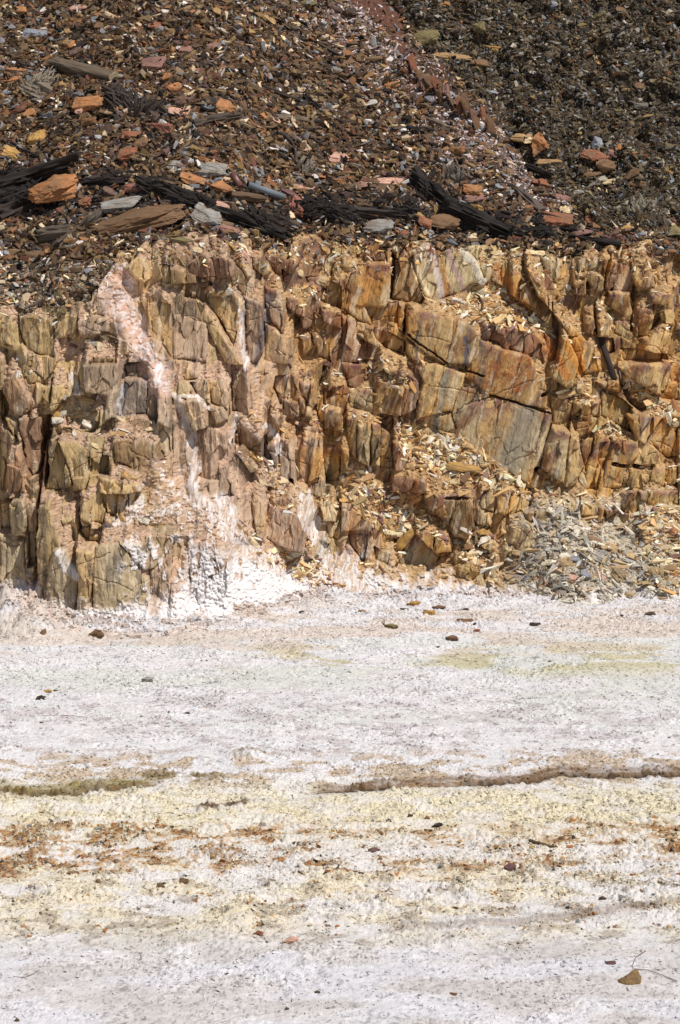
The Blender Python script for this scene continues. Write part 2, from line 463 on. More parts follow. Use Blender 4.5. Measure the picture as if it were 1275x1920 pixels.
# colour of neighbouring beds runs through the blocks
auto_c = idw(cpx, pcy) * (0.68 + 0.5 * h2(ci, cj, 94))[..., None]
TINT = np.stack([1 + 0.1 * (hr - .5), np.ones_like(hr), 1 - 0.25 * (hr2 - .5)], -1)
C = (auto_c * TINT).astype(np.float32)
rough = np.full(PX.shape, 1.0, np.float32); AUTH = np.zeros(PX.shape, bool); topd = np.clip((pcy - QY) / CH + .0, -1, 1)
rust = (0.6 * ss(0.15, 0.5, topd) * (hr3 > .35)).astype(np.float32)
EDG = edge.astype(np.float32) * 30
br = np.random.default_rng(3)
rowi = np.arange(NZ)
for i, (c, P) in enumerate(blocks):
    A = np.array(P); x0, x1 = A[:, 0].min() - 9, A[:, 0].max() + 9; ya, yb_ = A[:, 1].min() - 9, A[:, 1].max() + 9
    m = (PX > x0) & (PX < x1) & (PY > ya) & (PY < yb_)
    rr = np.where(m.any(1))[0]; cc = np.where(m.any(0))[0]
    if not len(rr): continue
    s = (slice(rr[0], rr[-1] + 1), slice(cc[0], cc[-1] + 1))
    amp = 0.5
    qx, qy = PX[s] + wx[s] * amp, PY[s] + wy[s] * amp
    ins = inpoly(qx, qy, P)
    if not ins.any(): continue
    d = segdist(qx, qy, P)
    cx, cy = A.mean(0); 
    j = np.argmin(np.abs(PX[s] - cx) + np.abs(PY[s] - cy)); xc = gx_[s].ravel()[j]; zc_ = gz_[s].ravel()[j]; yc = Yb[s].ravel()[j]
    area = BIG[i]; sz = ss(300, 14000, area)
    sf = 0.10 + 0.14 * br.random(); gxx = (br.random() - .5) * (0.9 - 0.55 * sz); dd = -0.09 + 0.40 * br.random() + 0.05 * sz
    if c == 'P' and area > 6000 and 980 > cx > 900 and cy < 660: dd = -0.12
    SLAB = 757 < cx < 1038 and 590 < cy < 905 and area > 1500 and c != 'P' and inpoly(np.array([cx]), np.array([cy]), [(750, 575), (900, 590), (1035, 690), (1045, 760), (1020, 905), (960, 905), (745, 800)])[0]
    if SLAB:
        j = np.argmin(np.abs(PX - 895) + np.abs(PY - 740)); xc = gx_.ravel()[j]; zc_ = gz_.ravel()[j]; yc = Yb.ravel()[j] - .10 - .05 * br.random(); sf = .22; gxx = .06; dd = 0; sz = 1.15
    Yf = yc + sf * (gz_[s] - zc_) + gxx * (gx_[s] - xc) - dd + (0.02 + .13 * cmask[s]) * np.exp(-d / 1.3) + 0.012 * np.exp(-d / 5.0)
    Y[s] = np.where(ins, Yf, Y[s]); AUTH[s] |= ins
    bcl = (lin(PAL[c]) * .62 + idw(np.array([cx]), np.array([cy]), 3500)[0] * .38) * (0.78 + 0.40 * br.random())
    C[s] = np.where(ins[..., None], bcl, C[s])
    rough[s] = np.where(ins, 1.0 - 0.65 * sz, rough[s])
    EDG[s] = np.where(ins, d, EDG[s])
    top = ss(0.62, 0.98, (A[:, 1].max() - qy) / (np.ptp(A[:, 1]) + 1e-6))
    rust[s] = np.where(ins, top * 0.8, rust[s])
# secondary joints
f1, f2, scx, scy, ci, cj = worley(QU / 21, (QY + 0.3 * QX) / 60, 15)
sx = (QU - scx * 21) / 128.0; sy = (QY - (scy * 60 - 0.3 * scx * 21)) / 128.0
Y += rough * (sx * (h2(ci, cj, 5) - .5) * 1.3 + np.clip(sy, -.3, .3) * (h2(ci, cj, 6) - .5) * 0.5 + (h2(ci, cj, 7) - .5) * 0.06)
e2 = f2 - f1; crack = np.exp(-e2 / 0.035) * ss(.5, .6, vn(PX / 26, PY / 30, 77))
Y += rough * 0.028 * crack
C *= (1 + rough * 0.22 * (h2(ci, cj, 8) - .5))[..., None]
# long thin joints that cross whole slabs
for ang, sp, sd_ in ((0.45, 95, 3), (-0.5, 130, 8), (1.9, 70, 12)):
    q = (QY - math.tan(ang if ang < 1.5 else 0) * QX) / sp if ang < 1.5 else QU / sp
    q = q + (fbm(PX / 110, PY / 110, sd_, 3) - .5) * .8
    fr = np.abs((q - np.floor(q)) - .5) * sp
    mk = (vn(PX / 80, PY / 80, sd_ + 40) > .58)
    ln_ = np.exp(-fr / 0.9) * mk
    Y += 0.035 * ln_; C *= (1 - 0.2 * ln_)[..., None]
# buttresses and deep crevices
Y += inface * 0.62 * (fbm(QU / 170, PY / 300, 411, 2) - .5)
for pts, wd, dp in (([(92, 790), (84, 840), (78, 905)], 8, .4), ([(76, 905), (72, 960), (66, 1060), (60, 1135)], 3, .3), ([(762, 570), (757, 625)], 3, .25), ([(1150, 868), (1200, 876), (1275, 868)], 3.5, .25), ([(1015, 738), (1060, 731), (1120, 703)], 3, .25),
                    ([(1008, 882), (1040, 905), (1066, 930)], 4.5, .3), ([(920, 741), (965, 752), (1030, 774)], 1.6, .15), ([(758, 618), (800, 650), (860, 690), (905, 700)], 1.6, .12), ([(235, 725), (224, 780)], 4, .15), ([(145, 925), (152, 985)], 4, .2),
                    ([(545, 900), (555, 925), (600, 935)], 4, .2), ([(738, 480), (734, 560)], 3.5, .25), ([(610, 690), (600, 740)], 4, .2), ([(835, 930), (880, 930)], 3, .1), ([(50, 925), (0, 940)], 3, .15), ([(1140, 480), (1130, 545)], 3, .2), ([(1190, 560), (1185, 620)], 3, .2)):
    Y += 1.2 * dp * stroke(pts, wd, .6, 1.0)
# foliation: ribs running down the face
st1 = vn(QU / 5.5, PY / 60, 21); st2 = vn(QU / 2.3, PY / 38, 22); st3 = vn(QU / 1.1, PY / 26, 23)
gm = (0.45 + 0.55 * vn(PX / 80, PY / 80, 24)) * (.45 + .55 * rough)
Y += gm * (0.03 * (st1 - .5) + 0.017 * (st2 - .5) + 0.008 * (st3 - .5))
Y += 0.03 * (fbm(PX / 12, PY / 16, 26, 4) - .5)
# albedo layers that belong to the rock
streak = 0.5 * st1 + 0.3 * st2 + 0.2 * st3
C *= (0.56 + 0.74 * streak + .14 * st3)[..., None]; C *= (1 - .22 * ss(.62, .8, vn(QU / 1.3, PY / 16, 29)))[..., None]
blot = fbm(QU / 26, PY / 60, 51, 4)
rz = ss(380, 620, PX) * 0.8 + 0.15
C = mix(C, C * np.array([1.08, 0.88, 0.64]), ss(.5, .66, blot) * rz)
C = mix(C, lin((118, 76, 52)) * (0.8 + .4 * st2)[..., None], ss(.57, .7, fbm(QU / 20, PY / 34, 61, 4)) * rz * 0.75)
C = mix(C, lin((126, 84, 76)), np.clip(rust * ss(.42, .6, fbm(PX / 18, PY / 14, 71, 3)) * ss(150, 560, PX) * 1.1, 0, .85))
C = mix(C, lin((92, 86, 84)), ss(.62, .75, fbm(QU / 9, PY / 70, 81, 3)) * 0.55)
C = mix(C, lin((214, 196, 168)), ss(.62, .74, fbm(QU / 7, PY / 55, 86, 3)) * 0.5 * (1 - ss(1000, 1200, PX) * .5))
# great ochre-rust stain on the large slab and the white-and-mauve banded block
m = inpoly(QX, QY, [(905, 675), (990, 655), (1000, 700), (975, 735), (930, 740), (905, 720)])
C = mix(C, lin((150, 88, 44)) * (0.7 + .6 * vn(PX / 2, PY / 2, 9))[..., None], m * ss(.38, .6, .6 * fbm(PX / 14, PY / 14, 5, 3) + .4 * vn(PX / 2.2, PY / 2.2, 6)) * .75)
for pts, col, wd in (([(775, 470), (780, 500), (792, 535), (806, 562)], (240, 218, 176), 6), ([(803, 455), (812, 485), (822, 520), (828, 560)], (206, 188, 178), 6),
                     ([(838, 458), (846, 490), (860, 520), (868, 545)], (176, 142, 140), 4), ([(862, 460), (884, 490), (900, 530)], (214, 204, 184), 7), ([(822, 455), (832, 500), (836, 560)], (170, 120, 60), 4),
                     ([(870, 630), (874, 650), (868, 680)], (84, 80, 88), 5), ([(505, 555), (490, 640), (480, 680)], (120, 108, 108), 9), ([(835, 700), (820, 780), (815, 830)], (150, 140, 120), 8),
                     ([(985, 780), (960, 850), (945, 890)], (140, 130, 112), 26), ([(930, 500), (1010, 620), (1060, 700)], (186, 122, 62), 10), ([(1060, 640), (1090, 700)], (196, 134, 60), 12)):
    d = segdist(QX, PY, pts, False); C = mix(C, lin(col) * (0.85 + .3 * st2)[..., None], ss(wd * 1.3, wd * .5, d) * .85)

RUB = [[(838,572),(850,560),(868,562),(885,535),(925,525),(945,540),(1000,585),(1035,612),(1040,628),(1010,626),(960,614),(880,598)],
 [(742,800),(765,788),(800,808),(850,815),(900,850),(960,885),(1010,920),(1000,935),(920,915),(860,890),(800,880),(750,840)],
 [(642,870),(665,880),(700,905),(740,930),(790,960),(800,990),(760,1000),(735,1012),(700,985),(660,940),(640,930)],
 [(668,672),(690,672),(730,692),(772,712),(776,726),(745,724),(700,705)], [(110,660),(140,632),(200,628),(250,650),(268,680),(230,676),(180,664),(140,672)],
 [(100,778),(120,745),(165,738),(185,770),(170,800),(125,806)], [(185,800),(210,780),(290,790),(300,818),(260,824),(215,822),(175,812)],
 [(204,890),(225,866),(250,880),(270,900),(240,900)], [(170,1000),(200,975),(280,950),(330,935),(400,945),(450,975),(500,1020),(470,1022),(430,1010),(330,1008),(210,1004)],
 [(440,850),(455,838),(500,868),(545,905),(530,925),(490,905)], [(470,1030),(520,1028),(590,1045),(640,1080),(650,1100),(560,1082),(520,1072)],
 [(1160,690),(1175,708),(1230,745),(1275,780),(1275,800),(1230,775),(1180,735)], [(1105,800),(1140,792),(1180,815),(1175,825),(1140,818)], [(1050,735),(1075,730),(1100,735),(1125,752),(1090,752)],
 [(380,550),(400,535),(440,532),(455,545),(420,552)], [(560,540),(590,528),(625,548),(600,560)], [(800,990),(830,1000),(880,1005),(930,1040),(930,1068),(890,1062),(850,1030)],
 [(1200,965),(1230,945),(1290,955),(1290,1060),(1200,1040)], [(860,980),(900,1000),(945,1000),(950,1010),(900,1015)]]
rubm = np.zeros(PX.shape, bool)
for P in RUB: rubm |= inpoly(PX + wx * .6, PY + wy * .6, P)
Y = np.where(rubm, Yb + .06, Y); AUTH &= ~rubm
gl = (C * np.array([.3, .6, .1])).sum(-1, keepdims=True)
C = mix(C, gl * np.array([1.16, 1.0, .72]), (.16 * ss(640, 420, PX)))
# ---- loose fill: wherever a ledge steps back, debris lies at its angle of repose
Y = np.where(inface, Y, YU)
T = Y.copy(); cot = 1.35
tal = np.zeros(PX.shape, np.float32)
zi0 = np.searchsorted(ZS, -0.02)
base_f = 0.16 + 0.30 * fbm(XS / 0.8, XS * 0 + 1, 4, 3)
apron = y0[None] - base_f[None] + 1.9 * gz_                     # skirt at the foot
for (cx, cy, r, sl_) in ((1075, 950, 1.25, 1.0), (1240, 965, 1.2, 0.9)):
    j = np.unravel_index(np.argmin(np.abs(PX - cx) + np.abs(PY - cy)), PX.shape)
    ax, az, ay = gx_[j], gz_[j], Yb[j]
    cone = ay + 0.02 + 1.45 * (gz_ - az) + 0.75 * (np.sqrt((gx_ - ax) ** 2 + .12) - .3) + .14 * (fbm(gx_ * 2.2, gz_ * 2.2, 9, 3) - .5)
    apron = np.minimum(apron, np.maximum(cone, y0[None] - 1.6))
apron = apron + 0.08 * (fbm(gx_ * 3, gz_ * 3, 8, 3) - .5)
T = np.minimum(T, apron)
for r in range(zi0, NZ):
    if ZS[r] > 5.6: break
    dz = ZS[r] - ZS[r - 1]; prev = T[r - 1]
    lim = prev + dz * np.where(rubm[r], 1.3, 1.1)
    lim = np.where(AUTH[r], np.maximum(lim, T[r] - 0.012), lim)
    T[r] = np.minimum(T[r], lim)
tal = np.where(inface, np.clip((Y - T) / 0.03, 0, 1), 0)
kk = np.array([1, 2, 3, 2, 1.]) / 9
def blurx(a, n=2):
    for _ in range(n):
        p = np.pad(a, ((2, 2), (2, 2)), mode='edge')
        a = sum(kk[q] * p[2:-2, q:q + a.shape[1]] for q in range(5))
        p = np.pad(a, ((2, 2), (2, 2)), mode='edge')
        a = sum(kk[q] * p[q:q + a.shape[0], 2:-2] for q in range(5))
    return a
Tb = blurx(T, 3); tb = blurx(tal, 1)
Y = np.where(tal > 0, mix(T[..., None], Tb[..., None], np.clip(tb, 0, 1))[..., 0], T)
Y += tb * (0.05 * (vn(gx_ / .05, gz_ / .03, 3) - .5) + 0.025 * (vn(gx_ / .022, gz_ / .016, 4) - .5))
# rubble colour
gr = 0.6 + 0.8 * vn(gx_ / .03, gz_ / .02, 14)
rub = mix(np.broadcast_to(lin((176, 142, 100)), C.shape), np.broadcast_to(lin((178, 148, 124)), C.shape), ss(560, 420, PX))
rub = mix(rub, np.broadcast_to(lin((178, 166, 146)), C.shape), ss(900, 1000, PX) * ss(900, 960, PY))
C = mix(C, rub * gr[..., None], tb * .9)
# pink gully sand, brown silt, white salts
def stroke(pts, wd, soft=.5, wob=1.0):
    return ss(wd * (1 + soft), wd * (1 - soft), segdist(PX + wx * wob, PY + wy * wob, pts, False))
pink = np.maximum(stroke([(190, 480), (212, 545), (240, 595), (262, 645), (290, 695), (298, 725)], 21, .9, 2.2), stroke([(190, 470), (225, 500), (245, 545)], 12))
Y = mix(Y[..., None], (blurx(Y, 14) - .02)[..., None], pink * .9)[..., 0] + pink * .03 * (vn(gx_ / .03, gz_ / .03, 66) - .5)
pc = mix(np.broadcast_to(lin((206, 168, 148)), C.shape), np.broadcast_to(lin((222, 206, 202)), C.shape), ss(.4, .6, fbm(PX / 9, PY / 9, 6, 3)))
C = mix(C, pc * (0.8 + .4 * vn(PX / 2, PY / 2, 61))[..., None], pink * (.62 + .35 * ss(.35, .55, fbm(PX / 8, PY / 8, 16, 3))))
silt = np.maximum.reduce([stroke([(300, 900), (340, 955), (400, 975), (450, 1010)], 34, .8, 2), stroke([(480, 1035), (560, 1060), (640, 1090), (650, 1110)], 26, .8, 2), stroke([(460, 790), (480, 800)], 16), stroke([(480, 700), (476, 780)], 7),
                          stroke([(470, 870), (520, 905)], 12), stroke([(240, 965), (420, 985)], 12), stroke([(560, 930), (590, 1010)], 9)])
C = mix(C, mix(lin((188, 158, 128)) * np.ones(C.shape), lin((220, 204, 194)) * np.ones(C.shape), ss(.5, .7, fbm(PX / 16, PY / 12, 431, 4))) * gr[..., None], silt * .85)
Y = mix(Y[..., None], (blurx(Y, 16) - .03)[..., None], silt * .8)[..., 0] + silt * .035 * (vn(gx_ / .05, gz_ / .03, 67) - .5)
mauve = ss(300, 360, PX) * ss(600, 540, PX) * ss(560, 700, PY)
C = mix(C, C * np.array([1.06, 0.98, 0.98]) * .9 + lin((206, 180, 164)) * .12, mauve * .5)
C = mix(C, lin((190, 164, 140)) * (.8 + .4 * st1)[..., None], mauve * ss(.5, .64, fbm(QU / 14, PY / 70, 41, 3)) * .8)
salt = np.zeros(PX.shape)
for pts, wd in (([(330, 748), (345, 790), (357, 830), (360, 880), (366, 945)], 5), ([(442, 778), (438, 800), (432, 830)], 2.5), ([(334, 745), (372, 742), (395, 770)], 2), ([(500, 798), (515, 820), (525, 850)], 4),
                ([(570, 925), (590, 985), (606, 1040), (640, 1090), (690, 1120)], 7), ([(410, 935), (425, 980), (450, 1020)], 6), ([(560, 945), (590, 1020)], 3), ([(300, 960), (330, 955)], 6), ([(205, 975), (300, 960)], 5),
                ([(370, 940), (430, 1000), (470, 1030), (520, 1060)], 9), ([(430, 940), (445, 985)], 5), ([(120, 1025), (140, 1060), (148, 1075)], 5), ([(298, 690), (296, 720)], 5), ([(232, 730), (226, 775)], 4),
                ([(452, 560), (455, 640), (460, 690)], 3), ([(640, 1040), (670, 1090), (700, 1110)], 7), ([(130, 700), (146, 735)], 4)):
    salt = np.maximum(salt, stroke(pts, wd * 1.75, .9, 1.4))
n = fbm(QU / 10, PY / 22, 47, 4); n2 = fbm(PX / 7, PY / 7, 48, 3)
salt = ss(.42, .62, salt * .5 + .5 * fbm(QU / 4, PY / 9, 49, 4)) * ss(0, .3, salt); drip = salt.copy()
foot = np.interp(PX, [0, 60, 80, 300, 360, 560, 640, 900, 1275], [1105, 1110, 1135, 1140, 1100, 1085, 1080, 1100, 1100])
salt = np.maximum(salt, ss(-25, 18, PY - foot - (fbm(PX / 18, PY / 13, 441, 4) * .8 + n * .2 - .5) * 90))
zone = ss(330, 370, PX) * ss(585, 545, PX) * ss(1000, 1045, PY - (PX - 340) * .15)
salt = np.maximum(salt, zone * ss(.30, .42, n + .15 * (n2 - .5)))
zone = ss(560, 700, PX + 60) * ss(760, 680, PX) * ss(1000, 1090, PY)
salt = np.maximum(salt, zone * ss(.42, .56, n))
zone = ss(200, 260, PX) * ss(460, 380, PX) * ss(900, 950, PY)
salt = np.maximum(salt, zone * ss(.56, .68, n) * .8)
salt *= inface
C = mix(C, lin((229, 225, 225)) * (.88 + .2 * n2)[..., None], (salt * .93 - drip * (.15 + .6 * ss(.42, .6, fbm(QU / 3, PY / 16, 91, 3)))).clip(0, 1))
lump = vn(PX / 3.4, PY / 3.4, 33); f1l, *_ = worley(PX / 7, PY / 7, 55)
Y -= np.clip(salt - drip * .8, 0, 1) * 0.045 * (np.clip(1 - f1l * 1.2, 0, 1) + .5 * lump)
zone = ss(340, 380, PX) * ss(570, 540, PX) * ss(1020, 1070, PY)
f1l, *_ = worley(PX / 15 + wx * .16, PY / 12 + wy * .16, 57)
Y -= zone * salt * (0.03 * np.clip(1 - f1l * 1.2, 0, 1) + .06 * (fbm(PX / 22, PY / 18, 421, 4, .5) - .5))
Ys = blurx(Y, 7); Y = Y + (Ys - .015 - Y) * (drip * .8)

# ---- the slopes above the face
up = ~inface
rgt = blurx(right, 2)
lum = fbm(gx_ * 2.2, gz_ * 2.6, 101, 4)
soil = np.broadcast_to(lin((74, 56, 39)), C.shape)
soil = mix(soil, np.broadcast_to(lin((80, 68, 52)), C.shape), rgt)
pale = stroke([(600, -10), (680, 70), (770, 150), (860, 230), (960, 300), (1020, 345)], 56, .9, 2) * (1 - rgt)
soil = mix(soil, np.broadcast_to(lin((140, 118, 112)), C.shape), pale * .8)
redp = inpoly(PX + wx * 2, PY + wy * 2, [(640, -60), (655, 0), (700, 30), (735, 70), (752, 104), (764, 96), (758, 50), (762, 0), (770, -60)]) * 1.0
soil = mix(soil, np.broadcast_to(lin((118, 78, 62)), C.shape), redp)
rib = stroke([(775, 118), (820, 140), (865, 175), (905, 205), (925, 225)], 24, .6, 2.5)
soil = mix(soil, lin((96, 70, 54)) * (.5 + .9 * vn((PX + .5 * PY) / 4, PY / 40, 19))[..., None], rib)
yc = np.interp(PX, [0, 250, 600, 1000, 1275], [372, 385, 398, 425, 440])
char = ss(58, 12, np.abs(PY - yc) + 26 * (fbm(PX / 40, PY / 22, 64, 3) - .5) * 2) * ss(1180, 1080, PX)
char = np.maximum(char, ss(50, 15, segdist(PX + wx * 2, PY + wy * 2, [(140, 215), (230, 190), (290, 220)], False)) * .7)
soil = mix(soil, np.broadcast_to(lin((36, 29, 25)), C.shape), char * .9)
grub = ss(480, 500, PY) * (PX < 230)
soil = mix(soil, np.broadcast_to(lin((150, 132, 110)), C.shape), grub * .7)
soil = soil * .62 * (.62 + .76 * vn(gx_ / .035, gz_ / .025, 44))[..., None]
C = np.where(up[..., None], soil, C)
Yu = YU - 0.4 * (lum - .5) * (1 - .0 * rgt) - 0.10 * (vn(gx_ / .14, gz_ / .09, 45) - .5) - 0.035 * (vn(gx_ / .05, gz_ / .035, 46) - .5)
Yu -= rgt * (0.6 * (fbm(gx_ * 3.4, gz_ * 3.0, 111, 4, .6) - .5) + 0.12 * np.clip(1 - 1.3 * worley(gx_ / .22 + lum, gz_ / .2, 77)[0], 0, 1) * (vn(gx_ * 2, gz_ * 2, 5) > .4))
rowband = np.exp(-((PY - yc - 22) / 26.0) ** 2)
Yu += 0.12 * rowband * ss(1200, 1000, PX)
Yu -= rib * (0.3 * vn((PX + .5 * PY) / 13, PY / 60, 20) + .1)
Y = np.where(up, Yu, Y)
# ease the join between face and slope
bl = np.exp(-np.abs(gz_ - zc[None]) / 0.06)
Y = Y + 0.06 * bl * (fbm(gx_ * 6, gz_ * 6, 3, 3) - .3)
Y = Y.astype(np.float32); C = np.where(up[..., None], C, C * 1.0); C = np.clip(C, 0.01, .9)

cellup = up[:-1, :-1]; cellr = (rgt[:-1, :-1] > .5) & cellup
tag(grid_obj('rock_face', gx_, Y, gz_, C, M_rock, ~cellup), kind='structure')
tag(grid_obj('scree_slope', gx_, Y, gz_, C, M_scree, cellup & ~cellr), kind='structure')
tag(grid_obj('dark_spoil_slope', gx_, Y, gz_, C, M_scree, cellr), kind='structure')
# ---------------------------------------------------------------- the salt flat
def prof(a, b, p, lo, hi, g=1.2):
    cpts = list(np.arange(a, b, p)); q = p; x = a; L = []
    while x > lo: q *= g; x -= q; L.append(x)
    q = p; x = cpts[-1]; H = []
    while x < hi: q *= g; x += q; H.append(x)
    return np.array(L[::-1] + cpts + H, np.float32)
GX = prof(-5.3, 5.3, 0.0105, -500, 500); GY = prof(14.6, 30.4, 0.0135, -300, 900)
qx_, qy_ = np.meshgrid(GX, GY)
vis = qy_ > 5
sx_, sy_ = project(qx_, np.maximum(qy_, 6), qx_ * 0)
near = ss(60, 30, np.abs(qx_) + np.abs(qy_ - 22))
Zg = (0.05 * (fbm(qx_ / 1.6, qy_ / 1.1, 201, 3) - .5) + .05 * (fbm(qx_ / .45, qy_ / .3, 204, 4) - .5)) * near
WB = (fbm(qx_ / .5, qy_ / .5, 202, 3) - .5)
sxw = sx_ + WB * 30; syw = sy_ + WB * 10 + 5 * (vn(qx_ / .09, qy_ / .09, 203) - .5)
# the broken crust lip
lipR = np.interp(sx_, [560, 600, 700, 800, 900, 1000, 1060, 1150, 1275, 1500], [1487, 1487, 1481, 1474, 1470, 1466, 1452, 1458, 1456, 1452]) + 5 * (fbm(qx_ / .18, qx_ * 0, 207, 3) - .5)
mR = ss(560, 640, sx_) * ss(2400, 1500, sx_)
lipL = np.interp(sx_, [-300, 0, 100, 200, 300, 400], [1496, 1492, 1492, 1484, 1472, 1470]) + 6 * (fbm(qx_ / .15, qx_ * 0 + 4, 208, 3) - .5)
mL = ss(330, 250, sx_)
def lip(sy, L, m, h, run):
    far = (sy < L)
    return m * (h * ss(1.6, -1.6, sy - L + 5 * (vn(qx_ / .05, qy_ / .05, 88) - .5)) * np.where(far, np.exp((sy - L) / run), 1) - 0.03 * np.exp(-np.abs(sy - L - 1.5 + 3 * (vn(qx_ / .06, qy_ / .06, 87) - .5)) / 1.6) * ss(.3, .5, vn(qx_ / .35, qy_ * 0 + h * 50, 86)))
Zg += lip(sy_, lipR, mR * ss(.3, .45, fbm(qx_ / .7, qx_ * 0 + 9, 7, 2) + .12), 0.027, 60) + lip(sy_, lipL, mL, 0.03, 30)
lip3 = np.interp(sx_, [700, 960, 1100, 1275, 1500], [1742, 1728, 1712, 1694, 1670]) + 5 * (fbm(qx_ / .2, qx_ * 0 + 4, 218, 3) - .5)
m3 = ss(700, 760, sx_)
Zg += m3 * 0.03 * np.where(sy_ < lip3, np.exp((sy_ - lip3) / 20), 0)
lip4 = 1517 - (sx_ - 385) * .1; m4 = ss(375, 400, sx_) * ss(480, 450, sx_)
Zg += lip(sy_, lip4 + 5 * (fbm(qx_ / .08, qx_ * 0, 217, 2) - .5), m4, .025, 12)
# crumbly skin
f1, f2, *_r = worley(qx_ / .034, qy_ / .034, 211); f1b, *_r = worley(qx_ / .075, qy_ / .075, 212)
crum = 0.35 + 0.65 * ss(.42, .6, fbm(qx_ / .8, qy_ / .5, 213, 3)) + ss(1400, 1470, sy_) * ss(1760, 1680, sy_) * .8 + ss(1210, 1150, sy_) * .8
Zg += near * crum * (0.011 * np.clip(1 - f1, 0, 1) + 0.031 * np.clip(1 - 1.3 * f1b, 0, 1) * ss(.3, .8, vn(qx_ / .2, qy_ / .2, 5)))
# rough ground under the wall and the bank at the left
foot_y = np.interp(qx_, [a for a, b in y0tab], [b for a, b in y0tab])
dfoot = foot_y - qy_
Zg += 0.20 * ss(1.4, 0.1, dfoot) * (fbm(qx_ / .35, qy_ / .3, 221, 5, .6) - .28) * (dfoot > -1.5)
xb = (20 - 637.5) / F * 28
Zg += .42 * np.exp(-(((qx_ - xb) / .75) ** 2 + ((qy_ - foot_y + .55) / .5) ** 2)) * (0.6 + .8 * fbm(qx_ / .2, qy_ / .2, 222, 3))
for (cx, cy, r, h) in ((470, 1418, .17, .08), (865, 1765, .16, .05), (530, 1807, .2, .05), (640, 1725, .12, .04), (455, 1730, .12, .05), (585, 1135, .15, .1), (1010, 1745, .12, .03)):
    D = gdist(cy); X_ = (cx - 637.5) / F * (D * CP + CAMH * SP)
    Zg += h * np.exp(-(((qx_ - X_) / r) ** 2 + ((qy_ - D) / (r * 1.1)) ** 2) ** 1.5)
# colours
def B(a, b, c, d): return ss(a, b, syw) * ss(d, c, syw)
def ln_(c): return np.broadcast_to(lin(c), qx_.shape + (3,))
G = mix(ln_((228, 224, 226)), ln_((220, 220, 222)), fbm(qx_ / .6, qy_ / .4, 231, 3))
nA = fbm(qx_ / 1.3, qy_ / .5, 241, 4); nB = fbm(qx_ / .8, qy_ / .35, 251, 4); nC = fbm(qx_ / .22, qy_ / .16, 261, 4); nD = fbm(qx_ / .07, qy_ / .06, 271, 3)
G = mix(G, ln_((212, 215, 206)), B(1180, 1220, 1300, 1400) * ss(.42, .66, nA) * .7)
G = mix(G, ln_((198, 190, 150)), B(1200, 1225, 1245, 1280) * ss(.44, .6, nB) * ss(380, 520, sx_) * .8)
G = mix(G, ln_((214, 196, 178)), B(1120, 1150, 1200, 1250) * ss(.42, .6, nB) * .6)
G = mix(G, ln_((196, 186, 188)), B(1270, 1330, 1390, 1450) * ss(.54, .64, nC) * .6)
G = mix(G, ln_((227, 219, 194)), B(1445, 1505, 1550, 1610) * (.35 + .6 * ss(.35, .6, nC)))
G = mix(G, ln_((226, 216, 188)), B(1550, 1640, 1720, 1810) * ss(.40, .62, .6 * nB + .4 * nC) * .75)
G = mix(G, ln_((190, 160, 112)), B(1395, 1430, 1462, 1490) * ss(.44, .58, nC) * .6)
orz = np.clip(B(1535, 1560, 1625, 1655) * ss(.40, .52, nB + .14 * ss(560, 300, sx_) - .07 * ss(500, 800, sx_)) + .35 * B(1510, 1560, 1640, 1720) * ss(.5, .6, nA), 0, 1)
orz = np.maximum(orz, ss(75, 30, np.hypot((sxw - 400) / 1.1, (syw - 1605) * 2.2))); orz = np.maximum(orz, ss(120, 40, np.hypot((sxw - 170) / 1.2, (syw - 1590) * 3)) * .9)
orz = np.maximum(orz, ss(90, 40, np.hypot((sxw - 830) / 1.2, (syw - 1575) * 3)) * .8); orz = np.maximum(orz, ss(60, 20, np.hypot((sxw - 1230), (syw - 1605) * 2.5)) * .7)
G = mix(G, ln_((178, 144, 104)) * (.6 + .8 * nD)[..., None], orz * ss(.42, .56, .45 * nC + .55 * nD) * .85)
G = mix(G, ln_((142, 98, 58)), orz * ss(.56, .66, .5 * nC + .5 * nD) * .8)
G = mix(G, ln_((188, 180, 174)), B(1715, 1800, 1940, 2100) * ss(.42, .66, nB) * .5)
G = mix(G, ln_((216, 215, 222)), B(1770, 1800, 1940, 2100) * ss(.54, .42, nB) * .5)
G = mix(G, ln_((150, 136, 126)), B(1600, 1660, 1760, 1800) * ss(.6, .68, nC) * .5)
lipc = np.maximum(mR * np.exp(-((sy_ - lipR + 7) / 6) ** 2), m3 * .6 * np.exp(-((sy_ - lip3 - 4) / 6) ** 2))
G = mix(G, ln_((128, 100, 72)), np.clip(lipc * (.35 + 1.0 * nC), 0, .9))
face_ = np.maximum(mR * ss(3.4, 2.0, np.abs(sy_ - lipR)), .9 * mL * ss(4.5, 2.5, np.abs(sy_ - lipL)))
G = mix(G, ln_((142, 114, 84)) * (.6 + .8 * vn(qx_ / .03, sy_ / 1.2, 93))[..., None], np.clip(face_ * (.55 + .6 * vn(qx_ / .1, sy_ / 2, 94)), 0, 1))
lipc = mL * np.exp(-((sy_ - lipL + 8) / 8) ** 2)
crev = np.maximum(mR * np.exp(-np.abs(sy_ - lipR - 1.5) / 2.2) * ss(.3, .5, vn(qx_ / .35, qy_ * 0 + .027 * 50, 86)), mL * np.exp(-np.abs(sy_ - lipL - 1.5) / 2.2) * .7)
G = mix(G, ln_((62, 46, 34)), np.clip(crev * 1.0, 0, .8))  # groove mud painted dark: the undercut's shade is put into this colour
G = mix(G, ln_((138, 122, 58)), np.clip(lipc * (.4 + .9 * nC), 0, .9))
G = mix(G, ln_((120, 100, 58)), np.exp(-((sy_ - 1460 + 8 * WB) / 9) ** 2) * ss(250, 290, sx_) * ss(450, 380, sx_) * ss(.42, .55, nC) * .8)
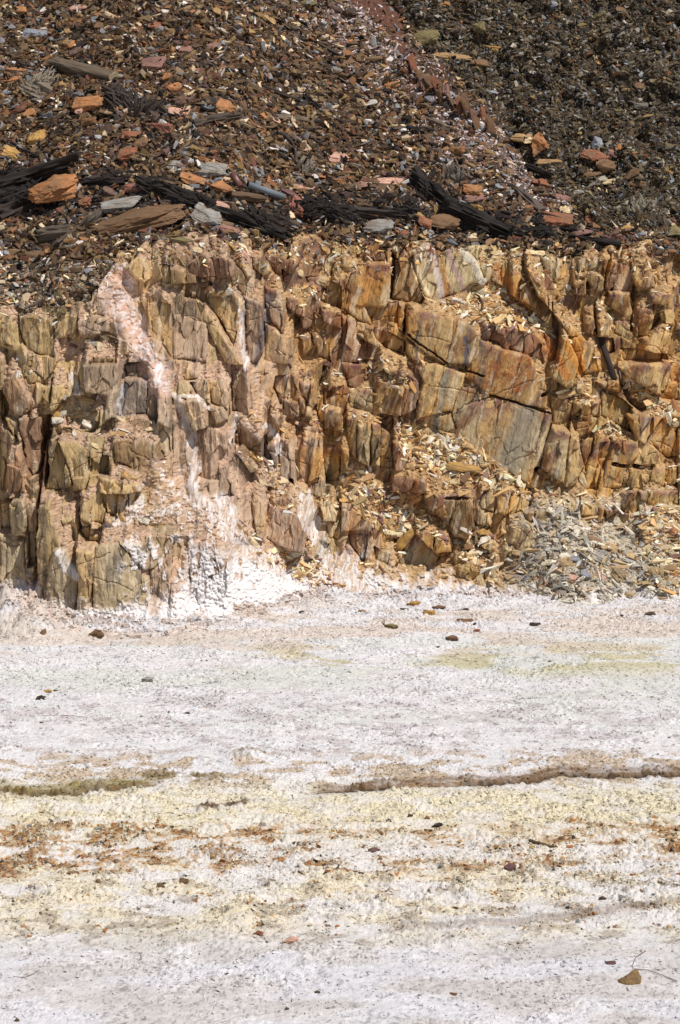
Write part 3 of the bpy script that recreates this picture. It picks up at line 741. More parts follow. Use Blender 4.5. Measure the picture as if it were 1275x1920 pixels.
G = mix(G, ln_((96, 66, 44)), np.clip(m4 * np.exp(-((sy_ - lip4 + 1) / 2) ** 2) * ss(.35, .5, nC + .05) + .8 * np.exp(-(((sx_ - 382) / 14) ** 2 + ((sy_ - 1516) / 5) ** 2)), 0, .9))
G = mix(G, ln_((210, 182, 160)), ss(1.6, .2, dfoot) * ss(.48, .6, nC) * .5 * (dfoot > -2))
spk = ss(.78, .86, vn(qx_ / .018, qy_ / .03, 281)) * ss(.4, .6, nB * .5 + nC * .5 + .06)
G = mix(G, ln_((120, 108, 94)), spk * .55)
G = G * (1 - .35 * ss(.58, .75, fbm(qx_ / .045, qy_ / .05, 291, 3)) * (.5 + .5 * ss(.4, .6, nC)))[..., None]
G = G * (.90 + .2 * nD)[..., None] * (.94 + .12 * fbm(qx_ / .35, qy_ / .22, 299, 4))[..., None]
G = mix(G, G * np.array([1.0, .975, .915]), ss(1420, 1520, sy_) * ss(1800, 1720, sy_) * .8)
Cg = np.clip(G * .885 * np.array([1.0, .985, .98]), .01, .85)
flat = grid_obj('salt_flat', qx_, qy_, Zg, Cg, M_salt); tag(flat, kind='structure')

# ---------------------------------------------------------------- where things rest
def smp(a, x, z, xs, zs):
    i = np.clip(np.searchsorted(xs, x) - 1, 0, len(xs) - 2); j = np.clip(np.searchsorted(zs, z) - 1, 0, len(zs) - 2)
    fx = np.clip((x - xs[i]) / (xs[i + 1] - xs[i]), 0, 1); fz = np.clip((z - zs[j]) / (zs[j + 1] - zs[j]), 0, 1)
    return (a[j, i] * (1 - fx) + a[j, i + 1] * fx) * (1 - fz) + (a[j + 1, i] * (1 - fx) + a[j + 1, i + 1] * fx) * fz
def hitpts(px, py):
    px = np.atleast_1d(np.asarray(px, float)); py = np.atleast_1d(np.asarray(py, float))
    rx = (px - 637.5) / F; ru = -(py - 960) / F
    dx, dy, dz = rx, CP + ru * SP, -SP + ru * CP
    t = np.full(px.shape, 12.0); done = np.zeros(px.shape, bool); onwall = np.zeros(px.shape, bool)
    for stp in range(1500):
        x, y, z = dx * t, dy * t, CAMH + dz * t
        gz = smp(Zg, x, y, GX, GY); hg = (z <= gz) & (y < 31)
        wy_ = smp(Y, x, z, XS, ZS); hw = (y >= wy_) & (z > -1)
        new = (hg | hw) & ~done; onwall |= new & hw; done |= new
        if done.all(): break
        t = np.where(done, t, t + 0.02)
    P = np.stack([dx * t, dy * t, CAMH + dz * t], -1)
    e = 0.07
    x, y, z = P.T
    gwx = (smp(Y, x + e, z, XS, ZS) - smp(Y, x - e, z, XS, ZS)) / (2 * e); gwz = (smp(Y, x, z + e, XS, ZS) - smp(Y, x, z - e, XS, ZS)) / (2 * e)
    Nw = np.stack([gwx, -np.ones_like(gwx), gwz], -1)
    ggx = (smp(Zg, x + e, y, GX, GY) - smp(Zg, x - e, y, GX, GY)) / (2 * e); ggy = (smp(Zg, x, y + e, GX, GY) - smp(Zg, x, y - e, GX, GY)) / (2 * e)
    Ng = np.stack([-ggx, -ggy, np.ones_like(ggx)], -1)
    N = np.where(onwall[:, None], Nw, Ng); N /= np.linalg.norm(N, axis=1, keepdims=True)
    N = N + np.array([0, -.05, .25]); N /= np.linalg.norm(N, axis=1, keepdims=True)
    return P, N, onwall

# ---------------------------------------------------------------- stone templates
def hull_shape(n, sx, sy, sz, seed, sub=0, rnd=False):
    r = np.random.default_rng(seed); bm = bmesh.new()
    pts = r.uniform(-1, 1, (n, 3)); 
    pts /= np.maximum(np.abs(pts).max(1, keepdims=True), .62)
    if rnd: pts /= ((np.abs(pts) ** 2.6).sum(1, keepdims=True)) ** (1 / 2.6)
    pts *= np.array([sx, sy, sz]) * .5
    vs = [bm.verts.new(p) for p in pts]
    g = bmesh.ops.convex_hull(bm, input=vs)
    for v in [v for v in bm.verts if not v.link_faces]: bm.verts.remove(v)
    if sub:
        bmesh.ops.bevel(bm, geom=bm.edges[:], offset=.035 * max(sz, .3), segments=1, affect='EDGES', profile=.6)
        bmesh.ops.triangulate(bm, faces=bm.faces[:])
        bmesh.ops.subdivide_edges(bm, edges=bm.edges[:], cuts=3, use_grid_fill=True)
        co = np.array([v.co for v in bm.verts]); 
        dn = (vn(co[:, 0] * 9 + seed, co[:, 1] * 9 + co[:, 2] * 7, seed) - .5) * .09 + (vn(co[:, 0] * 3 + seed, co[:, 2] * 16 + co[:, 1] * 2, seed + 2) - .5) * .11 + (vn(co[:, 0] * 22, co[:, 1] * 22 + co[:, 2] * 19, seed + 5) - .5) * .04
        bm.normal_update()
        for v, d in zip(bm.verts, dn): v.co += v.normal * float(d) * max(.4, sz)
    bmesh.ops.triangulate(bm, faces=bm.faces[:])
    bmesh.ops.recalc_face_normals(bm, faces=bm.faces[:])
    return bm
def arr(bm):
    bm.verts.ensure_lookup_table()
    V = np.array([v.co for v in bm.verts], np.float32); Fc = np.array([[v.index for v in f.verts] for f in bm.faces], np.int32)
    return V, Fc
TPL = []
for i in range(26):
    bm = hull_shape(9 + i % 4, 1, .45 + .4 * ((i * 7) % 10) / 10, .2 + .35 * ((i * 3) % 7) / 7, 100 + i); bm.verts.index_update(); TPL.append(arr(bm)); bm.free()
def scatter(name, P, N, size, col, label, cat, mat, elong=None, tilt=.35, seed=1, group=None, sink=.1, flat_=1.0):
    r = np.random.default_rng(seed); n = len(P)
    R = r.normal(size=(n, 3)) * tilt; n_ = N + R; n_ /= np.linalg.norm(n_, axis=1, keepdims=True)
    a = r.normal(size=(n, 3)); a[:, 0] *= 1.6; a -= (a * n_).sum(1, keepdims=True) * n_; a /= np.linalg.norm(a, axis=1, keepdims=True)
    b = np.cross(n_, a)
    VV, FF, CC = [], [], []; off = 0
    tid = r.integers(0, len(TPL), n)
    for k_ in range(len(TPL)):
        ix = np.where(tid == k_)[0]
        if not len(ix): continue
        v, f = TPL[k_]; m = len(ix)
        el = np.ones(m) if elong is None else elong[ix]
        s = size[ix][:, None, None]
        loc = (v[None, :, 0, None] * a[ix][:, None] * el[:, None, None] + v[None, :, 1, None] * b[ix][:, None] / np.sqrt(el)[:, None, None] + v[None, :, 2, None] * n_[ix][:, None] * flat_) * s
        pos = loc + P[ix][:, None] + n_[ix][:, None] * (s * sink)
        VV.append(pos.reshape(-1, 3)); FF.append((f[None] + (np.arange(m) * len(v))[:, None, None] + off).reshape(-1, 3)); off += m * len(v)
        CC.append(np.repeat(col[ix], len(v), 0))
    o = link(name, np_mesh(name, np.concatenate(VV), np.concatenate(FF), np.concatenate(CC)), mat)
    return tag(o, label, cat, kind='stuff')
# ---------------------------------------------------------------- loose stones as stuff
def pick(pal, n, r, vr=.22):
    names = list(pal); w_ = np.array([pal[k_][1] for k_ in names], float); w_ /= w_.sum()
    c_ = np.array([lin(pal[k_][0]) for k_ in names])[r.choice(len(names), n, p=w_)]
    return np.clip(c_ * (1 + vr * r.normal(size=(n, 1))) * (1 + .02 * r.normal(size=(n, 3))), .012, .85)
SCR = dict(brown=((104, 80, 56), 34), tan=((140, 112, 80), 20), orange=((158, 110, 70), 8), rust=((124, 78, 58), 5), blue=((140, 140, 142), 7), mauve=((116, 88, 80), 6),
           cream=((208, 184, 150), 5), dark=((56, 46, 40), 14), ochre=((160, 128, 80), 5), white=((222, 212, 204), 2))
SCP = dict(pink=((190, 164, 158), 16), pale=((206, 192, 190), 14), blue=((152, 149, 150), 8), tan=((160, 124, 88), 9), brown=((112, 86, 66), 7), orange=((180, 124, 80), 5), white=((226, 218, 214), 4))
SCD = dict(brown=((86, 71, 52), 30), olive=((100, 88, 64), 14), grey=((116, 109, 100), 13), dark=((46, 40, 35), 15), ochre=((136, 112, 70), 4), pale=((180, 170, 152), 4), blue=((126, 132, 142), 3), rust=((120, 80, 52), 4))
CHP = dict(tan=((196, 158, 108), 20), cream=((226, 202, 162), 20), ochre=((192, 148, 92), 10), brown=((132, 92, 62), 7), white=((232, 220, 202), 12), mauve=((140, 104, 92), 5))
CHB = dict(cream=((222, 200, 160), 20), white=((232, 220, 200), 9), tan=((196, 160, 112), 14), ochre=((190, 146, 90), 8), brown=((124, 92, 64), 6), mauve=((136, 100, 90), 3))
CHW = dict(bone=((190, 180, 164), 22), cream=((218, 208, 190), 14), tan=((188, 160, 120), 12), grey=((160, 154, 146), 14), brown=((140, 112, 84), 6))
CHM = dict(silt=((190, 158, 132), 20), pink=((206, 176, 158), 12), tan=((186, 152, 116), 12), white=((226, 214, 206), 7), brown=((130, 98, 76), 5))
SLT = dict(white=((226, 222, 222), 20), cream=((222, 212, 184), 10), grey=((176, 168, 160), 4))
def darker(p, k_): return {q: (tuple(c_ * (k_ if sum(v[0]) < 420 else .95) for c_ in v[0]), v[1]) for q, v in p.items()}
SCR = darker(SCR, .84); SCD = darker(SCD, 1.0)
def wallpts(n, x0, x1, z0, z1, r, dens=None):
    x = r.uniform(x0, x1, n); z = r.uniform(z0, z1, n)
    if dens is not None:
        kp = r.uniform(size=n) < smp(dens, x, z, XS, ZS); x, z = x[kp], z[kp]
    y = smp(Y, x, z, XS, ZS); e = .05
    gx = (smp(Y, x + e, z, XS, ZS) - smp(Y, x - e, z, XS, ZS)) / (2 * e); gz = (smp(Y, x, z + e, XS, ZS) - smp(Y, x, z - e, XS, ZS)) / (2 * e)
    N = np.stack([np.clip(gx, -2, 2), -np.ones_like(gx), np.clip(gz, 0, 2.5)], -1); N /= np.linalg.norm(N, axis=1, keepdims=True)
    return np.stack([x, y, z], -1), N
def sizes(n, r, a, b, p=2.2): return a * (b / a) ** (r.uniform(size=n) ** p)
UPf = (up & (PX > -330) & (PX < 1600)).astype(np.float32)
r = np.random.default_rng(21)
def upscat(name, n, a, b, p, dens, pal, label, seed, **kw):
    r = np.random.default_rng(seed)
    P_, N_ = wallpts(int(n * 1.2), -8.2, 8.2, 4.1, 11.2, r, dens)
    s_ = sizes(len(P_), r, a, b, p)
    return scatter(name, P_, N_, s_, pick(pal, len(P_), r), label, 'stones', M_chip, elong=r.uniform(.8, 1.6, len(P_)), seed=seed + 1, **kw)
left_ = np.clip(UPf * (1 - rgt) * (1 - .85 * redp) * (1 - .6 * rib), 0, 1)
upscat('scree_stones', 180000, .035, .19, 2.0, left_ * (1 - .75 * pale) * (1 - .8 * char) * (1 - .85 * grub), SCR, 'countless small brown, orange and grey stones covering the scree slope', 31, tilt=.5)
upscat('grey_rubble_stones', 60000, .025, .12, 2.2, left_ * grub, dict(grey=((142, 134, 124), 20), pink=((176, 146, 126), 12), dark=((78, 70, 64), 10), brown=((122, 98, 78), 12), pale=((206, 192, 172), 7), rust=((140, 96, 76), 4)), 'countless grey and pinkish stones in the rubble at the left end of the wall top', 36)
upscat('pale_scree_stones', 120000, .025, .09, 2.2, left_ * np.clip(pale * 1.3, 0, 1), SCP, 'countless pale pinkish stone flakes along the crest of the scree', 41)
upscat('dark_spoil_stones', 230000, .022, .13, 2.4, UPf * rgt, SCD, 'countless fine dark brown and olive stones of the spoil slope', 51, tilt=.7)
upscat('charred_debris', 60000, .03, .16, 1.8, left_ * char, dict(black=((36, 31, 28), 14), dark=((60, 50, 44), 8), brown=((100, 78, 58), 5), orange=((150, 104, 70), 1.5), grey=((116, 108, 100), 1.5)), 'blackened fragments and stones around the charred timbers', 61)
face = (inface & (PX > -330) & (PX < 1600)).astype(np.float32)
tbn = tb.astype(np.float32)
def facescat(name, n, a, b, p, dens, pal, label, seed, el=(1., 2.4), flat_=1., **kw):
    r = np.random.default_rng(seed)
    P_, N_ = wallpts(int(n * 1.25), -7., 7., -.05, 5.7, r, dens)
    s_ = sizes(len(P_), r, a, b, p)
    return scatter(name, P_, N_, s_, pick(pal, len(P_), r), label, 'stone chips', M_chip, elong=r.uniform(*el, len(P_)), seed=seed + 1, flat_=flat_, **kw)
wR = ss(440, 560, PX); coneR = ss(955, 1000, PX) * ss(925, 965, PY) * ss(1215, 1160, PX + (PY - 1000) * -.5)
onr = np.clip(tbn * (1 - salt) * face + rubm * .6 * face, 0, 1) * (1 - pink) 
facescat('ledge_chips', 90000, .022, .11, 2.0, onr * wR * (1 - coneR) * (.22 + .5 * rubm), CHP, 'countless tan and cream stone chips lying on the rock ledges', 71)
facescat('pale_ledge_chips', 42000, .03, .19, 1.9, (rubm + .8 * ss(1160, 1215, PX) * ss(950, 975, PY)).clip(0, 1) * wR * (1 - coneR) * face * (1 - salt), CHB, 'countless pale tan flakes heaped on the ledges of the right half', 76, el=(.9, 2.0))
facescat('pale_rubble_chips', 45000, .028, .16, 1.8, onr * coneR, CHW, 'countless bone coloured slate chips of the rubble cone at the foot', 81, el=(1.1, 3.2), tilt=.5)
facescat('silt_chips', 60000, .014, .06, 2.2, np.clip(onr * (1 - wR) * (.3 + .7 * rubm) + face * (pink + silt) * .3, 0, 1) * (1 - coneR), CHM, 'countless pinkish tan chips on the ledges of the left half', 91)
crestb = np.exp(-((PY - np.interp(PX, [a for a, b in crest], [b for a, b in crest]) - 10) / 26.0) ** 2) * (PX > -330) * (PX < 1600) + .8 * grub * (PX < 230) * up
facescat('crest_chips', 30000, .02, .09, 2.0, np.clip(crestb, 0, 1), dict(CHP, grey=((140, 132, 122), 10), dark=((80, 66, 54), 8), rust=((150, 92, 60), 5)), 'countless mixed stone chips along the top edge of the rock face', 95)
# salt crumbs
def gndscat(name, n, a, b, p, y0_, y1_, dens, pal, label, seed):
    r = np.random.default_rng(seed); x = r.uniform(-5.2, 5.2, n); y = r.uniform(y0_, y1_, n)
    kp = (np.abs(x) < y * .19) & (r.uniform(size=n) < smp(dens, x, y, GX, GY)); x, y = x[kp], y[kp]
    P_ = np.stack([x, y, smp(Zg, x, y, GX, GY)], -1); N_ = np.tile([0, 0, 1.], (len(P_), 1))
    return scatter(name, P_, N_, sizes(len(P_), r, a, b, p), pick(pal, len(P_), r, .1), label, 'crumbs', M_chip, elong=r.uniform(.8, 1.3, len(P_)), seed=seed + 1, tilt=.6, sink=.05, flat_=2.0)
dens = np.clip(.12 + .5 * crum * ss(.3, .6, nC), 0, 1)
def scat_from_ground(name, n, a, b, y0_, y1_, dens, label, seed, mul=1.0):
    r = np.random.default_rng(seed); x = r.uniform(-5.2, 5.2, n); y = r.uniform(y0_, y1_, n)
    kp = (np.abs(x) < y * .19) & (r.uniform(size=n) < smp(dens, x, y, GX, GY)); x, y = x[kp], y[kp]
    P_ = np.stack([x, y, smp(Zg, x, y, GX, GY)], -1); N_ = np.tile([0, 0, 1.], (len(P_), 1))
    c_ = np.stack([smp(Cg[..., q], x, y, GX, GY) for q in range(3)], -1) * mul * (1 + .09 * r.normal(size=(len(x), 1)))
    return scatter(name, P_, N_, sizes(len(P_), r, a, b, 2.0), np.clip(c_, .02, .85), label, 'crumbs', M_salt, elong=r.uniform(.8, 1.3, len(P_)), seed=seed + 1, tilt=.6, sink=.05, flat_=1.3)
scat_from_ground('salt_crumbs', 200000, .012, .05, 14.8, 30.0, dens, 'countless white and yellowish salt crumbs on the flat', 102)
scat_from_ground('foot_crust_lumps', 60000, .03, .13, 26.0, 30.4, np.clip(ss(1.1, .1, dfoot) * (dfoot > -.6) * ss(.4, .55, nC), 0, 1), 'white and pinkish crust lumps heaped along the foot of the rock wall', 106)
zone = np.clip(orz * 1.2 + .25 * B(1530, 1570, 1720, 1780), 0, 1)
gndscat('crust_pebbles', 110000, .013, .06, 2.4, 15, 27, zone * ss(.42, .6, nC), dict(black=((64, 62, 60), 6), rust=((160, 104, 56), 12), brown=((122, 92, 64), 8), grey=((120, 118, 116), 7), ochre=((186, 150, 92), 12), cream=((214, 200, 170), 8)), 'countless dark and rusty grains in the orange band of the flat', 111)
gndscat('grit', 9000, .008, .03, 3.5, 15, 30, np.clip(.3 + ss(1.8, .2, dfoot), 0, 1), dict(black=((58, 52, 48), 8), brown=((120, 92, 68), 10), grey=((130, 124, 120), 10), tan=((176, 146, 110), 8)), 'fine dark grit sprinkled over the salt', 121)
# ---------------------------------------------------------------- single stones
SH = []
for i in range(24):
    bm = hull_shape(12 + i % 6, 1, 1, 1, 500 + i, sub=1); me = bpy.data.meshes.new('stone_shape'); bm.to_mesh(me); bm.free(); me.materials.append(M_stone)
    me.polygons.foreach_set('use_smooth', [False] * len(me.polygons)); SH.append(me)
SHB = []
for i in range(6):
    bm = hull_shape(15 + i % 5, 1.08, 1.08, 1.08, 720 + i, sub=0, rnd=True); bmesh.ops.subdivide_edges(bm, edges=bm.edges[:], cuts=13, use_grid_fill=True); bm.normal_update()
    co = np.array([v.co for v in bm.verts]); q1 = co[:, 0] * .8 + co[:, 1] * .5 + 7 + i; q2 = co[:, 2] * 1.2 + co[:, 1] * .7 + 3
    dn = .16 * (fbm(q1 * 3, q2 * 3, 700 + i, 5, .6) - .5) + .10 * (np.abs(fbm(q1 * 2, q2 * 9, 710 + i, 3) - .5)) + .03 * (vn(co[:, 0] * 30, co[:, 1] * 30 + co[:, 2] * 26, 5) - .5)
    for v, d_ in zip(bm.verts, dn): v.co += v.normal * float(d_)
    bmesh.ops.triangulate(bm, faces=bm.faces[:]); me = bpy.data.meshes.new('boulder_shape'); bm.to_mesh(me); bm.free(); me.materials.append(M_stone); SHB.append(me)
bm = bmesh.new()
for x_, y_, z_ in ((-.5, -.1, .0), (-.42, .3, .05), (-.1, -.5, -.12), (.42, -.4, -.1), (.5, .3, -.1), (.2, -.05, .62), (.3, .15, .6), (-.12, -.2, .36), (.46, -.1, .3), (-.3, .4, -.1)): bm.verts.new((x_, y_, z_))
bmesh.ops.convex_hull(bm, input=bm.verts[:]); bmesh.ops.triangulate(bm, faces=bm.faces[:]); bmesh.ops.subdivide_edges(bm, edges=bm.edges[:], cuts=5, use_grid_fill=True); bm.normal_update()
for v in bm.verts: v.co += v.normal * (float(fbm(np.array(v.co.x * 3 + 4), np.array(v.co.z * 11 + v.co.y * 2), 9, 3)) - .5) * .10
wedge_me = bpy.data.meshes.new('wedge_shape'); bm.to_mesh(wedge_me); bm.free(); wedge_me.materials.append(M_stone)
def put(name, me, c, a, b, n_, dims, col):
    o = bpy.data.objects.new(name, me); COL.objects.link(o)
    M = Matrix(((a[0], b[0], n_[0], c[0]), (a[1], b[1], n_[1], c[1]), (a[2], b[2], n_[2], c[2]), (0, 0, 0, 1)))
    q = M.to_3x3().to_quaternion()
    o.location = c; o.rotation_mode = 'QUATERNION'; o.rotation_quaternion = q; o.scale = dims
    o.color = (*[float(v) for v in np.clip(col, .01, .85)], 1); return o
def frame(n_, ang, lean=0.0):
    # a: along the picture's horizontal turned by ang (counter-clockwise), laid into the surface; n_: surface normal
    v = np.array([math.cos(ang), -math.sin(ang) * .6, math.sin(ang)]); a = v - v.dot(n_) * n_; a /= np.linalg.norm(a)
    return a, np.cross(n_, a)
CN = dict(orange=(176, 120, 76), rust=(146, 92, 66), red=(156, 98, 84), tan=(170, 136, 92), cream=(218, 194, 150), white=(228, 218, 204), grey=(150, 146, 140), blue=(142, 146, 156), mauve=(148, 108, 98),
          brown=(120, 90, 64), dark=(66, 54, 46), black=(38, 33, 30), ochre=(184, 142, 78), pink=(206, 160, 140), olive=(126, 114, 76), purple=(104, 72, 76), bone=(208, 196, 172))
def zone(px, py):
    if py > 1150: return 'on the white salt flat'
    if py < 450 and not (px < 230 and py > 440):
        if px > 700 + (py) * .95: return 'in the dark spoil on the right'
        v = 'high on the scree' if py < 110 else ('in the middle of the scree' if py < 250 else ('low on the scree above the black timbers' if py < 330 else 'among the charred timbers'))
        h = ', far left' if px < 170 else (', left' if px < 340 else (', centre' if px < 560 else (', right of centre' if px < 760 else ', towards the dark spoil')))
        return v + h
    if px < 230 and py < 600: return 'in the grey rubble at the left end of the rock face'
    if px > 950 and py > 930: return 'in the pale rubble cone at the foot of the wall'
    if py < 560 and px > 800: return 'on the rubble ledge below the white banded block'
    if 730 < px < 1010 and 560 < py < 640: return 'on the rubble ledge above the great slab'
    if 730 < px < 1030 and 780 < py < 940: return 'on the ledge below the great slab'
    if px < 320: return 'on the ledges of the left part of the rock face'
    if px < 640: return 'on the ledges of the middle of the rock face'
    if px < 960: return 'on the low ledges right of the middle'
    return 'on the ledges of the right part of the rock face'
